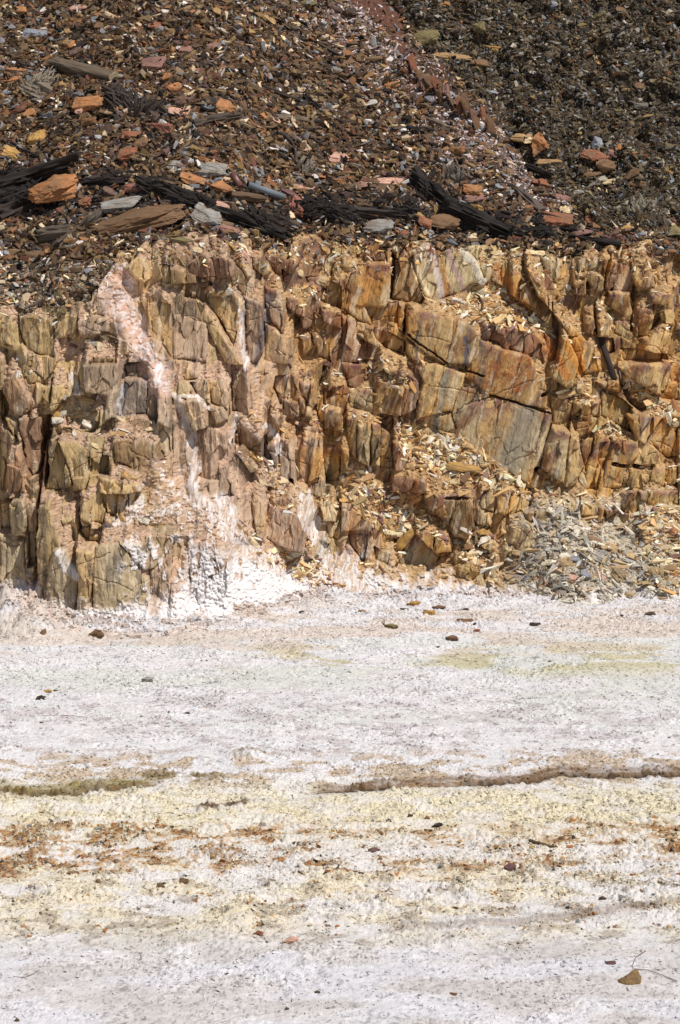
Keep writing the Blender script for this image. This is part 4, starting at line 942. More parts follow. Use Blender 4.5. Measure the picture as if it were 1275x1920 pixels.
# px, py, width, height, angle in degrees, colour, optional own label
ST = """57 217 26 18 -5 orange|flat orange stone left of the shredded grey stump
66 67 46 20 -8 blue|long blue-grey slab with an orange edge near the left border
31 133 36 10 8 orange|thin orange slab at the left border above the shredded stump
28 152 24 12 0 orange
33 21 30 14 -15 orange|orange slab in the top left corner
16 24 16 16 0 olive
85 20 22 13 -10 white|white flat stone near the top left corner
148 15 30 18 -15 pink|pinkish cream boulder at the top edge left of centre
190 24 34 12 -25 tan
225 27 32 11 5 cream|light orange oval slab near the top edge
292 50 26 16 -20 rust|rust red stone high on the scree left of centre
264 36 16 9 -15 red
208 75 32 10 -22 cream|long cream splinter pointing down right above the square timber
262 94 28 9 -20 cream|cream slab with a reddish side right of the square timber
194 78 22 7 -60 tan
120 83 20 12 25 tan
137 88 14 16 0 orange
74 56 14 12 0 pink
186 54 18 18 0 brown
130 60 18 16 0 tan
289 125 46 26 -20 mauve|broad mauve slab right of the square timber
300 137 20 14 -20 pink
315 148 20 16 -45 orange
168 198 50 34 -25 orange|large knobbly orange boulder below the square timber
151 207 16 18 -50 pink|small pale wedge leaning on the knobbly orange boulder
103 195 12 10 0 pink
80 160 20 12 -30 grey
120 160 24 12 -25 tan
405 25 18 16 -30 tan
548 43 27 9 2 cream|cream pink oval slab high on the scree right of centre
442 62 20 10 -35 grey|grey slab high in the middle of the scree
488 80 24 12 -50 rust|rust red slab in the middle of the scree
502 38 32 14 -25 tan
585 93 24 8 -35 orange
594 92 16 8 -45 tan
398 90 22 16 -30 mauve
346 96 22 14 -20 mauve
323 97 12 14 0 orange
576 8 36 14 -28 olive|dark olive slab at the top edge right of centre
458 92 12 12 0 dark
425 203 40 24 -14 orange|square orange brown block in the middle of the scree
455 206 16 30 10 brown
512 224 24 12 -50 pink|pink triangular stone pointing down beside the grey plank
492 220 14 12 0 orange
440 167 14 9 20 white|small white stone in the middle of the scree
338 212 46 20 -22 pink|orange and pink slab pair below the weathered branch
327 168 24 20 -40 orange
415 128 46 10 -22 rust
375 135 16 10 -15 red
498 140 10 12 0 red
616 150 12 6 -45 blue
302 249 40 28 -12 red|smooth dull red boulder above the charred timbers
252 256 40 14 20 rust|rust coloured slab leaning against the smooth red boulder
70 262 30 22 10 ochre|square ochre stone at the left below the shredded stump
27 292 40 24 -25 ochre|pointed ochre stone near the left border
118 282 10 20 0 orange
243 292 36 24 -15 rust
265 274 26 24 -30 brown
227 305 30 7 -3 cream|flat cream slab on edge above the big orange boulder
110 361 92 46 14 orange|big orange and rust boulder on the charred timbers at the left
250 355 30 16 -22 red|red angular stone between the black timbers
228 387 78 22 -3 grey|grey brown slab lying over the great flat rock
228 403 30 12 -5 rust
258 420 158 40 13 brown|great flat grey brown rock overhanging the pink gully
163 383 26 22 -50 rust
386 408 52 34 0 grey|rounded grey rock with a white crystalline foot below the black beam
430 433 48 14 -15 mauve|flat purple slab under the black beam
410 384 38 12 -14 pink|orange pink slab resting on the black beam
556 390 26 28 -20 red|red block beside the open end of the grey pipe
540 383 14 9 0 red
413 356 38 22 0 orange|orange brown block above the black beam left of the pipes
361 338 42 20 -20 orange|flat orange slab left of the pipes
398 322 48 34 -30 grey|tilted grey and cream slab above the pipes
338 313 46 18 -8 grey|pale grey slab with a dark notch low on the scree
368 362 20 8 -10 mauve
484 322 22 14 -40 blue
505 340 14 12 0 orange
575 352 44 14 -22 pink|long pinkish white slab right of the pipes
590 372 20 14 0 tan
500 352 28 22 -10 brown
540 365 30 14 0 purple
636 346 22 16 -20 orange
603 332 34 8 0 orange|thin orange brown board right of the pipes
565 280 24 12 -25 pink
640 298 44 24 -12 pink|broad peach slab low on the scree right of centre
455 290 14 12 0 cream
694 322 18 9 -12 ochre
732 342 50 16 -15 pink|pink slab propped on the black timbers
738 377 42 11 -15 pink|pink orange slab between black timbers
696 402 52 18 -12 orange|orange rough slab on the black timber bundle
712 428 50 24 -3 grey|brown grey block under the black timber bundle
795 420 24 18 0 rust|rust red cup shaped stone below the black beams
834 420 50 26 -10 brown|orange brown boulder under the right black beam
756 440 22 14 0 rust
886 360 32 20 -8 orange|orange stone above the right black beam
890 374 48 13 -14 mauve|mauve slab above the right black beam
893 395 20 16 30 ochre
933 389 18 10 0 rust
833 301 24 8 -10 blue|bluish slab in the grey scree right of centre
870 288 16 10 -20 white
776 279 10 9 0 ochre
818 273 16 10 0 grey
718 252 12 8 -50 white
925 248 12 9 -10 white
670 332 40 16 -25 mauve
676 350 24 16 -30 mauve
863 318 16 6 0 orange
735 162 28 14 -35 orange|orange brown block standing out high beside the pale crest
722 172 18 9 -35 brown
697 143 16 10 -10 orange
724 125 20 9 -5 tan
655 24 26 16 -25 dark|dark stone at the top of the pale crest
700 82 12 24 10 grey
656 80 12 9 0 orange
700 190 20 7 -40 cream
690 168 16 6 -45 white
752 148 12 9 -40 white
770 215 14 7 -35 cream
800 76 46 28 -18 olive|greenish brown slab in the dark spoil beside the red earth
848 108 64 12 -8 tan|long flat tan slab above the standing rust plates
925 98 28 18 20 ochre|ochre clod in the dark spoil right of the flat tan slab
900 122 32 14 15 brown
890 201 22 14 0 dark|black stone at the foot of the standing rust plates
840 8 14 8 -30 orange
900 55 20 18 0 olive
855 60 18 16 0 dark
1008 276 32 38 -50 orange|upright orange triangular slab at the foot of the dark spoil
983 260 50 14 10 tan|tan slab behind the upright orange triangle
1006 262 40 12 15 cream
1030 304 44 9 -35 tan|long tan slab below the upright orange triangle
1115 295 46 20 -5 rust|broad rust brown slab in the dark spoil
1130 312 40 22 10 brown|brown block below the broad rust brown slab
1105 330 38 13 5 brown
1145 287 26 14 -10 mauve
1118 270 20 18 -20 blue|grey blue slab in the dark spoil
1090 260 20 11 -15 cream
1158 277 12 12 20 orange
1145 342 28 12 15 cream
1135 358 26 10 8 cream
1083 362 22 9 0 grey
1192 345 34 16 -5 brown
1185 330 30 14 -5 brown
1255 322 26 7 0 tan
1205 308 22 8 30 grey
1060 394 20 18 -10 cream|square cream stone above the rust triangle
1045 416 48 34 -20 rust|rust brown triangular block right of the black beams
1090 438 40 12 -12 mauve|mauve slab right of the rust brown triangular block
1138 449 28 14 -25 purple|purple slab at the right above the rock face
1110 415 22 20 -50 rust
1055 372 26 12 -15 mauve
1018 348 40 16 -15 rust
1200 440 20 12 -30 blue
1262 440 26 24 0 olive|greenish stone with a white cap at the right edge
1260 418 24 12 0 grey
1240 452 12 12 0 cream
1175 428 22 9 -10 ochre
1003 474 32 16 -12 cream|bright yellow cream stone on top of the rock face
1214 220 20 8 5 tan
1225 18 14 8 0 brown
1035 8 16 12 30 blue
1125 30 22 12 25 olive
1164 22 20 14 0 brown
1205 163 26 16 -10 brown
1195 62 12 14 0 grey
1122 120 18 7 0 tan
65 480 36 18 -25 brown|brown split stone in the grey rubble at the left
82 479 26 10 -10 rust
36 520 15 13 0 bone|round whitish stone in the left grey rubble
18 521 14 9 0 white
122 563 13 11 -40 cream
45 580 11 8 0 pink
58 560 14 10 30 red
110 617 16 6 35 cream|cream splinter beside the left rock ledge
180 646 38 11 -5 grey|grey slab lying on the left ledge
35 671 9 8 0 white
35 704 8 16 -10 white|upright white flake on the left ledge
158 747 40 8 -14 tan|long tan slab on the left ledge
122 755 28 8 40 tan
107 780 12 20 -10 ochre
140 813 7 10 0 white
177 836 14 7 -55 cream
190 843 20 6 -40 tan
240 502 24 8 -25 cream
120 745 10 6 30 white
60 697 8 8 0 white
370 470 20 12 0 cream
340 452 40 10 8 olive|flat olive slab at the top of the rock face left of centre
430 459 30 6 0 ochre
445 464 10 10 0 mauve
460 480 20 10 -10 pink
590 490 12 6 -50 cream
603 488 8 16 -20 white|upright white splinter at the top of the rock face
384 527 12 7 -15 cream
605 528 16 4 -35 cream
562 512 14 10 -20 cream
870 578 16 20 -50 tan
848 570 22 14 -50 brown
905 528 18 8 0 white
946 552 16 14 -40 tan|pale tan wedge at the top of the ledge below the white banded block
972 582 30 12 -10 white|large white cream slab on the rubble above the great slab
975 603 28 9 -3 ochre
1007 612 28 8 -32 ochre|long ochre slab at the right end of the rubble above the great slab
900 580 22 9 -30 grey
935 560 12 7 30 cream
925 590 16 8 0 tan
1063 538 8 20 40 white|bright white splinter on the right part of the face
1113 545 10 8 0 tan
1140 600 8 18 25 cream
1085 727 10 12 -40 cream|white flake standing in the crevice right of the great slab
1100 740 8 14 20 cream
1213 735 16 9 -25 tan
1265 763 10 26 25 orange|orange board leaning at the right edge
1160 838 8 28 10 orange|left one of two orange boards leaning below the right ledge
1169 838 6 28 12 orange|right one of two orange boards leaning below the right ledge
1092 901 10 28 20 cream|cream blade wedged below the right slabs
870 879 60 15 -14 ochre|big orange cream board on the ledge below the great slab
838 828 10 24 0 white|upright white flake on the ledge below the great slab
853 826 18 12 10 white
856 841 18 13 -10 white
824 836 26 14 -5 bone
868 868 12 9 0 cream
853 904 22 12 -20 cream
815 825 38 6 -25 brown
905 862 28 5 -20 cream
940 892 16 6 -45 white|white blade at the right end of the ledge below the great slab
930 880 12 5 -40 cream
760 862 26 5 -10 cream
790 875 20 6 0 tan
685 885 12 12 0 white
693 880 7 12 0 white
757 1013 18 46 -38 ochre|thick orange cream board leaning over the low ledge
905 1000 22 16 5 ochre|square yellow stone under the dark rust block
912 1014 26 7 0 cream
902 1095 12 26 20 cream|cream upright blade at the foot of the wall
927 1081 13 24 -15 cream|cream wedge left of the dark topped block
925 1037 20 9 -35 cream
955 1032 16 6 -45 cream
972 1060 44 6 0 brown|thin brown slab capping the block at the foot
1216 960 11 18 -35 white|bright white leaf shaped stone above the right rubble
1231 989 16 14 -10 cream
1262 998 18 16 30 orange
1035 1053 38 13 12 bone|rounded bone white slab in the rubble cone
1142 1017 46 9 -38 bone|longest pale board running down the rubble cone
1178 1040 32 9 -28 ochre|ochre cream board below the longest pale board
1102 1042 28 6 28 bone|pale stick crossing the others in the rubble cone
1136 1058 26 6 -40 bone
1110 1022 7 18 8 white
1112 1044 7 16 0 white
1058 1014 14 34 35 grey|grey weathered block in the rubble cone
1075 984 28 7 -5 bone
1085 990 26 9 -15 white
1105 992 22 8 -30 white
1030 992 24 7 -35 bone
1040 985 30 6 -20 grey
1070 958 8 20 8 cream|pointed cream splinter at the top of the rubble cone
1095 1015 22 7 -35 bone
1067 1055 7 16 0 grey
1040 1095 8 20 20 bone
1190 1095 14 18 -40 cream
1218 1068 26 12 -45 bone
1077 1048 26 10 -25 blue|pale blue slab in the rubble cone
1085 1058 20 9 -40 blue
1097 1079 18 15 -50 blue|blue grey stone between the two pink stones
1079 1082 28 15 -20 pink|pink stone left of the blue grey one
1124 1082 24 14 -20 pink|pink stone right of the blue grey one
775 1133 24 9 20 ochre|short yellow board on the salt at the foot of the wall
757 1144 20 5 5 dark
824 1140 26 6 -15 brown
872 1143 18 5 0 dark
678 1148 14 7 -15 tan
181 1194 30 20 10 brown|brown boulder on the white bank at the left foot
80 1188 13 16 0 brown
733 1177 25 11 0 olive|olive stone on the salt below the wall
805 1152 22 12 0 ochre
872 1165 28 11 -5 brown|flat brown stone on the salt right of centre
848 1200 24 12 5 brown|dark brown stone nearest the tan streak
893 1184 14 7 0 rust
890 1171 8 6 0 black
1004 1173 20 8 -12 black|black oblong stone on the salt at the right
822 1214 8 4 0 dark
1220 1152 22 9 -10 dark
1165 1155 10 4 30 dark
277 1278 22 12 -10 grey|grey stone with an orange side on the upper flat
76 1311 20 10 -22 black|black lump on the flat near the left border
89 1297 20 6 5 ochre|thin ochre stone just above the black lump
105 1295 9 5 -20 brown
79 1355 10 5 0 brown
351 1338 12 4 -10 dark
197 1436 9 5 10 rust|tiny rust stone on the flat
565 1148 10 5 0 black
490 1547 18 8 5 grey|grey stone on the yellow crust
820 1549 20 9 5 black|black stone on the orange band
805 1558 20 7 5 black
700 1596 28 10 8 purple|dark purple crumbly stone on the orange band
955 1627 26 11 -20 purple|dark purple lump on the yellow crust at the right
770 1531 10 7 0 dark
1030 1241 8 4 0 brown
615 1634 14 6 0 rust
485 1753 22 10 20 rust|rust brown stone in the lower flat
487 1735 12 8 0 ochre
545 1764 28 9 0 pink
205 1590 10 8 0 dark
1130 1686 14 7 0 dark
1225 1697 12 6 20 dark
345 1652 18 12 25 brown
300 1663 18 9 10 brown
850 1865 14 5 10 brown
1145 1807 20 6 -8 purple
540 1893 10 8 20 purple
30 1915 14 8 20 dark
595 1862 14 6 0 dark
1180 1843 44 26 0 WEDGE|split brown rock wedge in the lower right of the flat"""
rows = [l.split('|') for l in ST.split('\n')]
nums = [l[0].split() for l in rows]
ppx = np.array([float(v[0]) for v in nums]); ppy = np.array([float(v[1]) for v in nums])
hh = np.array([float(v[3]) for v in nums])
PP, NN, WW = hitpts(ppx, ppy)
used_lab = {}
pending = []
def cword(c): return dict(dark='dark brown', bone='bone white', blue='blue grey', cream='cream').get(c, c)
sr = np.random.default_rng(77)
for i, (v, l) in enumerate(zip(nums, rows)):
    px, py, wd, ht, an = map(float, v[:5]); cn = v[5]; P_, N_ = PP[i].copy(), NN[i].copy()
    mpp = P_[1] / F
    vert = ht > wd * 1.2
    if not WW[i] or py > 1120: N_ = np.array([0, 0, 1.])
    if vert: N_ = N_ * .35 + np.array([0, -1, .1]); N_ /= np.linalg.norm(N_)
    a, b = frame(N_, math.radians(an))
    foreshort = .95 if vert else max(.5, abs(N_[1]) * .98 + .19 * N_[2])
    W_ = wd * mpp * 1.12; big = wd > 40
    if vert: dims = (W_, ht * mpp * 1.1, max(.25 * W_, .03) + .02)
    elif py > 1120: dims = (W_ * .95, W_ * .7, ht * mpp * 1.1)
    else: dims = (W_, ht * mpp / foreshort * .95, max(ht * mpp * (.75 if cn not in ('cream', 'white', 'bone', 'pink') else .5), .02))
    up_ = N_ * dims[2] * ((.22 if py < 1120 else .1) if not vert else .4)
    me = SH[int(sr.integers(0, len(SH)))]
    col = lin(CN.get(cn, (140, 112, 76))) * (.9 + .2 * sr.random())
    flatrock = 'slab' in (l[1] if len(l) > 1 else '') or 'board' in (l[1] if len(l) > 1 else '')
    nm = 'flat_stone' if wd > 2.4 * ht or flatrock else ('boulder' if wd > 38 and ht > 20 else 'stone')
    if cn == 'WEDGE': me = wedge_me; dims = (W_, W_ * .6, W_ * 1.0); up_ = N_ * 0
    if big and cn != 'WEDGE': me = SHB[int(sr.integers(0, len(SHB)))]
    o = put(nm, me, P_ + up_, a, b, N_, dims, col)
    cat = {'flat_stone': 'flat stone', 'boulder': 'boulder', 'stone': 'stone'}[nm]
    if len(l) > 1: tag(o, l[1], cat)
    else: pending.append((o, cword(cn), cat, px, py, wd))
# more single stones that stand out among the small ones
def extra(n, fn, sz, cols, ratio, seed):
    r = np.random.default_rng(seed); k_ = 0; names, wts, cc = list(cols), np.array([cols[c][1] for c in cols], float), [cols[c][0] for c in cols]
    wts /= wts.sum(); pts = fn(n, r); P_, N_, W_ = hitpts(pts[:, 0], pts[:, 1])
    for j in range(len(pts)):
        s = sz[0] * (sz[1] / sz[0]) ** (r.random() ** 1.7); c = int(r.choice(len(names), p=wts))
        n_ = N_[j] + r.normal(size=3) * .3; n_ /= np.linalg.norm(n_); a, b = frame(n_, r.normal() * .5)
        rt = r.uniform(*ratio); dims = (s, s * rt, s * r.uniform(.16, .45))
        o = put('stone', SH[int(r.integers(0, len(SH)))], P_[j] + n_ * dims[2] * .25, a, b, n_, dims, lin(cc[c]) * r.uniform(.8, 1.2))
        pending.append((o, CWN[names[c]], 'stone', pts[j, 0], pts[j, 1], s * 128))
CWN = dict(brown='brown', tan='tan', orange='orange', rust='rust red', blue='grey', mauve='mauve', cream='cream', dark='dark', ochre='ochre', white='white', bone='bone white', grey='grey', olive='olive', pale='pale', black='black', silt='pinkish')
def in_left(n, r):
    o = []
    while len(o) < n:
        x, y = r.uniform(5, 1060), r.uniform(5, 450)
        if x < 660 + y * 1.0 and not (x < 230 and y > 440): o.append((x, y))
    return np.array(o)
def in_right(n, r):
    o = []
    while len(o) < n:
        x, y = r.uniform(780, 1270), r.uniform(5, 455)
        if x > 800 + y * .95: o.append((x, y))
    return np.array(o)
def in_rub(n, r):
    o = []
    polys = [RUB[0]] * 3 + [RUB[1]] * 4 + [RUB[2]] * 4 + RUB[3:] + [[(950, 1040), (1000, 960), (1050, 955), (1180, 1040), (1270, 960), (1270, 1095), (960, 1095)]] * 9
    while len(o) < n:
        P = polys[int(r.integers(0, len(polys)))]; A = np.array(P); x, y = r.uniform(A[:, 0].min(), A[:, 0].max()), r.uniform(A[:, 1].min(), A[:, 1].max())
        if inpoly(np.array([x]), np.array([y]), P)[0] and 3 < x < 1272: o.append((x, y))
    return np.array(o)
extra(105, in_left, (.19, .34), SCR, (.45, .8), 1)
extra(50, in_right, (.12, .26), SCD, (.5, .9), 2)
def in_top(n, r):
    x = r.uniform(0, 1270, n); return np.stack([x, np.interp(x, [a for a, b in crest], [b for a, b in crest]) + r.uniform(-22, 22, n)], -1)
extra(60, in_top, (.10, .2), dict(CHP, olive=((140, 124, 82), 10), rust=((150, 96, 62), 5)), (.5, .9), 3)
# ---- ledge splinters, long and flat
def extra2(n, seed):
    r = np.random.default_rng(seed); pts = in_rub(n, r); P_, N_, W_ = hitpts(pts[:, 0], pts[:, 1])
    for j in range(n):
        cone_ = pts[j, 0] > 950 and pts[j, 1] > 930; pal = CHW if cone_ else CHB
        nm_ = list(pal); wts = np.array([pal[c][1] for c in nm_], float); c = nm_[int(r.choice(len(nm_), p=wts / wts.sum()))]
        s = r.uniform(.12, .25); n_ = N_[j] + r.normal(size=3) * .35; n_ /= np.linalg.norm(n_); a, b = frame(n_, -.5 + r.normal() * .6)
        dims = (s, s * r.uniform(.3, .65), s * r.uniform(.12, .26))
        o = put('slate_splinter', SH[int(r.integers(0, len(SH)))], P_[j] + n_ * dims[2] * .4, a, b, n_, dims, lin(pal[c][0]) * r.uniform(.9, 1.15))
        pending.append((o, CWN[c], 'stone splinter', pts[j, 0], pts[j, 1], s * 128))
extra2(210, 4)
LM = [(66, 67, 'the blue-grey slab near the left border'), (33, 21, 'the orange slab in the corner'), (148, 15, 'the pinkish boulder at the top edge'), (225, 27, 'the orange oval slab near the top'),
      (292, 50, 'the rust red stone high up'), (160, 136, 'the square weathered timber'), (85, 165, 'the pale shredded stump'), (168, 200, 'the knobbly orange boulder'), (289, 125, 'the broad mauve slab'),
      (405, 25, 'the tan stone high on the scree'), (548, 43, 'the cream pink oval slab'), (488, 80, 'the rust slab in mid scree'), (425, 203, 'the square orange brown block'), (545, 224, 'the grey weathered plank'),
      (302, 249, 'the smooth red boulder'), (27, 292, 'the pointed ochre stone'), (110, 361, 'the big orange boulder'), (258, 420, 'the great flat rock'), (386, 408, 'the rounded grey rock'), (495, 366, 'the grey pipe'),
      (552, 285, 'the bent hose'), (556, 395, 'the red block by the pipe'), (640, 298, 'the broad peach slab'), (640, 180, 'the short black stub'), (735, 162, 'the orange brown block by the pale crest'), (825, 235, 'the grey plank on the crest'),
      (732, 342, 'the pink propped slab'), (712, 428, 'the grey block under the timbers'), (810, 360, 'the steep black beam'), (900, 415, 'the lower black beam'), (833, 301, 'the bluish slab'), (1008, 276, 'the upright orange triangle'),
      (1115, 295, 'the broad rust brown slab'), (1045, 416, 'the rust triangular block'), (992, 378, 'the grey brown plank end'), (1003, 474, 'the bright yellow cream stone'), (1138, 449, 'the purple slab'), (1262, 440, 'the white capped green stone'),
      (1214, 220, 'the tan stone in the spoil'), (925, 98, 'the ochre clod'), (800, 76, 'the greenish brown slab'), (1120, 120, 'the small tan stone high in the spoil'), (1200, 30, 'the top right corner'), (1035, 8, 'the bluish stone at the top edge'),
      (1205, 395, 'the pale root tuft'), (1183, 163, 'the brown clods in the spoil'), (36, 520, 'the round whitish stone'), (65, 480, 'the brown split stone'), (180, 646, 'the grey slab on the left ledge'), (158, 747, 'the tan slab on the left ledge'),
      (972, 582, 'the large white cream slab'), (905, 528, 'the white stone under the banded block'), (870, 879, 'the big orange cream board'), (853, 826, 'the white flakes under the great slab'), (760, 862, 'the thin sticks under the great slab'), (757, 1013, 'the thick leaning board'),
      (690, 883, 'the two white flakes'), (905, 1000, 'the square yellow stone'), (1035, 1053, 'the rounded bone white slab'), (1142, 1017, 'the longest pale board'), (1102, 1042, 'the crossing pale stick'), (1058, 1014, 'the grey weathered block'),
      (1097, 1079, 'the blue grey stone'), (1070, 958, 'the pointed cream splinter'), (1216, 960, 'the white leaf shaped stone'), (1262, 998, 'the orange stone at the right edge'), (1230, 1082, 'the splintered wood'), (1135, 662, 'the leaning charred stick'),
      (1213, 735, 'the tan stone on the right ledge'), (720, 700, 'the rust ledges'), (230, 805, 'the slate grey left buttress'), (340, 452, 'the flat olive slab'), (603, 488, 'the upright white splinter'), (850, 500, 'the white banded block'),
      (181, 1194, 'the brown boulder on the bank'), (76, 1311, 'the black lump'), (820, 1549, 'the black stone'), (1016, 1584, 'the brown stick'), (1180, 1838, 'the split rock wedge'), (848, 1200, 'the dark brown stone'), (1004, 1173, 'the black oblong stone'), (485, 1753, 'the rust brown stone')]
for o, cw, cat, px, py, wd in pending:
    size = 'small' if wd < 16 else ('medium' if wd < 24 else 'large')
    d_, lx, ly, nm_ = min((math.hypot(px - a, py - b), a, b, n_) for a, b, n_ in LM)
    vx, vy = px - lx, py - ly
    rel = ('right of' if vx > 0 else 'left of') if abs(vx) > 1.2 * abs(vy) else ('above' if vy < 0 else 'below')
    if abs(abs(vx) - abs(vy)) < .35 * max(abs(vx), abs(vy)): rel = ('below' if vy > 0 else 'above') + (' right of' if vx > 0 else ' left of')
    lab = '%s %s %s %s %s%s' % (size, cw, cat, 'just' if d_ < 28 else 'well' if d_ > 60 else 'a bit', rel + ' ', nm_)
    lab = ' '.join(lab.split()).replace('just ', '') if len(lab.split()) > 15 else ' '.join(lab.split()); used_lab.setdefault(lab, []).append(o); tag(o, lab, cat)
for lab, L in used_lab.items():
    L.sort(key=lambda o: o.location.x)
    words_ = {1: [''], 2: ['left ', 'right '], 3: ['left ', 'middle ', 'right ']}.get(len(L), [''] * len(L))
    for o, p_ in zip(L, words_):
        t_ = p_ + lab
        for cut in ('a bit ', 'well ', 'just ', 'the ', 'the '):
            if len(t_.split()) > 15: t_ = t_.replace(cut, '', 1)
        if len(t_.split()) > 16: t_ = t_.replace('stone splinter', 'splinter', 1)
        o['label'] = t_
        if 'group' not in o: o['group'] = 'loose stones on the scree and spoil' if o['category'] != 'stone splinter' else 'slate splinters on the ledges and the rubble cone'
        if len(L) > 3: o['group'] = lab

# ---------------------------------------------------------------- standing plates of rust coloured slate
pr = np.random.default_rng(5)
pts = [(776 + i * 11, 126 + i * 8.0 + (i % 3) * 9 + (i * 5 % 4) * 3) for i in range(14)]
P_, N_, _w = hitpts([p[0] for p in pts], [p[1] for p in pts])
for i in range(14):
    n_ = np.array([.62, -.75, .15 + .1 * pr.normal()]); n_ /= np.linalg.norm(n_); a = np.array([-.35, -.15, .9]); a -= a.dot(n_) * n_; a /= np.linalg.norm(a); b = np.cross(n_, a)
    o = put('slate_plate', SH[i % 24], P_[i] + np.array([0, -.02, .0]), a, b, n_, (.36 + .12 * pr.random(), .16 + .06 * pr.random(), .07), lin(CN[('rust', 'brown', 'mauve', 'brown')[i % 4]]) * .9)
    tag(o, ('first', 'second', 'third', 'fourth', 'fifth', 'sixth', 'seventh', 'eighth', 'ninth', 'tenth', 'eleventh', 'twelfth', 'thirteenth', 'last')[i] + ' standing rust brown slate plate from the upper left in the fanned row', 'slate plate', 'rust brown slate plates in the fanned row')

# ---------------------------------------------------------------- timbers, pipes, roots
def axis_frame(p0, p1, nrm):
    a = p1 - p0; L = np.linalg.norm(a); a = a / L; n_ = nrm - nrm.dot(a) * a; n_ /= np.linalg.norm(n_); return a, np.cross(n_, a), n_, L
def placed(name, V, Fc, mat, c, a, b, n_, col, smooth=False):
    me = bpy.data.meshes.new(name); me.from_pydata([tuple(map(float, v)) for v in V], [], Fc); me.update(); me.materials.append(mat)
    me.polygons.foreach_set('use_smooth', [smooth] * len(me.polygons))
    return put(name, me, c, a, b, n_, (1, 1, 1), col)
def beam(L, wd, th, seed, rag=.12, ridge=.12, bend=0.0, taper=0.0, seg=36, ring=28, sq=3.0):
    V, Fc = [], []
    for i in range(seg + 1):
        t = i / seg
        for j in range(ring):
            q = 2 * math.pi * j / ring; c, s = math.cos(q), math.sin(q)
            e = (abs(c) ** sq + abs(s) ** sq) ** (-1 / sq)
            rd = 1 + ridge * 3.0 * (float(vn(j * .9 + seed, t * 2.2, seed)) - .5) + ridge * 1.6 * (float(vn(j * 2.1, t * 6 * L + 3, seed + 1)) - .5)
            if rag > .15: rd *= 1 - .5 * max(0, float(vn(j * .35 + 5, t * 5 * L, seed + 2)) - .62) / .38
            k_ = 1 - taper * t; endr = (float(vn(j * 1.3, i * 0 + 7.7, seed + 3)) - .5) * rag * 2 * L * (1 if i in (0, seg) else (.6 if i in (1, seg - 1) else 0))
            endr *= (-1 if i < seg / 2 else 1)
            x = (t - .5) * L + endr * .5
            V.append((x, e * c * wd * .5 * rd * k_, e * s * th * .5 * rd * k_ + bend * L * (1 - (2 * t - 1) ** 2)))
    for i in range(seg):
        for j in range(ring):
            k_ = (j + 1) % ring; Fc.append((i * ring + j, i * ring + k_, (i + 1) * ring + k_, (i + 1) * ring + j))
    for i, rev in ((0, 1), (seg, 0)):
        c_ = len(V); cen = np.mean(V[i * ring:(i + 1) * ring], 0); V.append(tuple(cen))
        for j in range(ring):
            f = (i * ring + j, i * ring + (j + 1) % ring, c_); Fc.append(f[::-1] if rev else f)
    return V, Fc
def timber(x0, y0_, x1, y1, t, col, label, name='timber', cat='timber', seed=1, rag=.08, ridge=.16, lift=.12, bend=0., taper=0., sq=3.):
    P2, N2, _ = hitpts([x0, x1, (x0 + x1) / 2], [y0_, y1, (y0_ + y1) / 2]); nrm = N2.mean(0); nrm /= np.linalg.norm(nrm)
    mpp = P2[:, 1].mean() / F; th = t * mpp
    p0, p1 = P2[0], P2[1]
    fwd = min(0, P2[2][1] - (p0[1] + p1[1]) / 2)
    c = (p0 + p1) / 2 + nrm * th * lift + np.array([0, fwd * .8, 0])
    a, b, n_, L = axis_frame(p0, p1, nrm)
    V, Fc = beam(L, th * 1.05, th, seed, rag, ridge, bend, taper, sq=sq)
    o = placed(name, V, Fc, M_wood, c, a, b, n_, lin(col)); tag(o, label, cat); return o, L, th
BLKC = (46, 39, 35); CHC = (40, 34, 31); GRW = (122, 108, 92); BRW = (92, 74, 58)
t1, L1, th1 = timber(102, 122, 214, 150, 22, (104, 90, 74), 'weathered square timber lying on the scree at the upper left', seed=3, rag=.015, ridge=.07, sq=6)
V, Fc = beam(.03, th1 * 1.02, th1 * .96, 9, 0, .03, seg=2, ring=28, sq=7)
me = bpy.data.meshes.new('cut_end'); me.from_pydata(V, [], Fc); me.materials.append(M_wood); ce = bpy.data.objects.new('cut_end', me); COL.objects.link(ce); ce.parent = t1
ce.location = (L1 / 2 + .012, 0, 0); ce.color = (*lin((168, 150, 122)), 1); ce['label'] = 'pale sawn end'
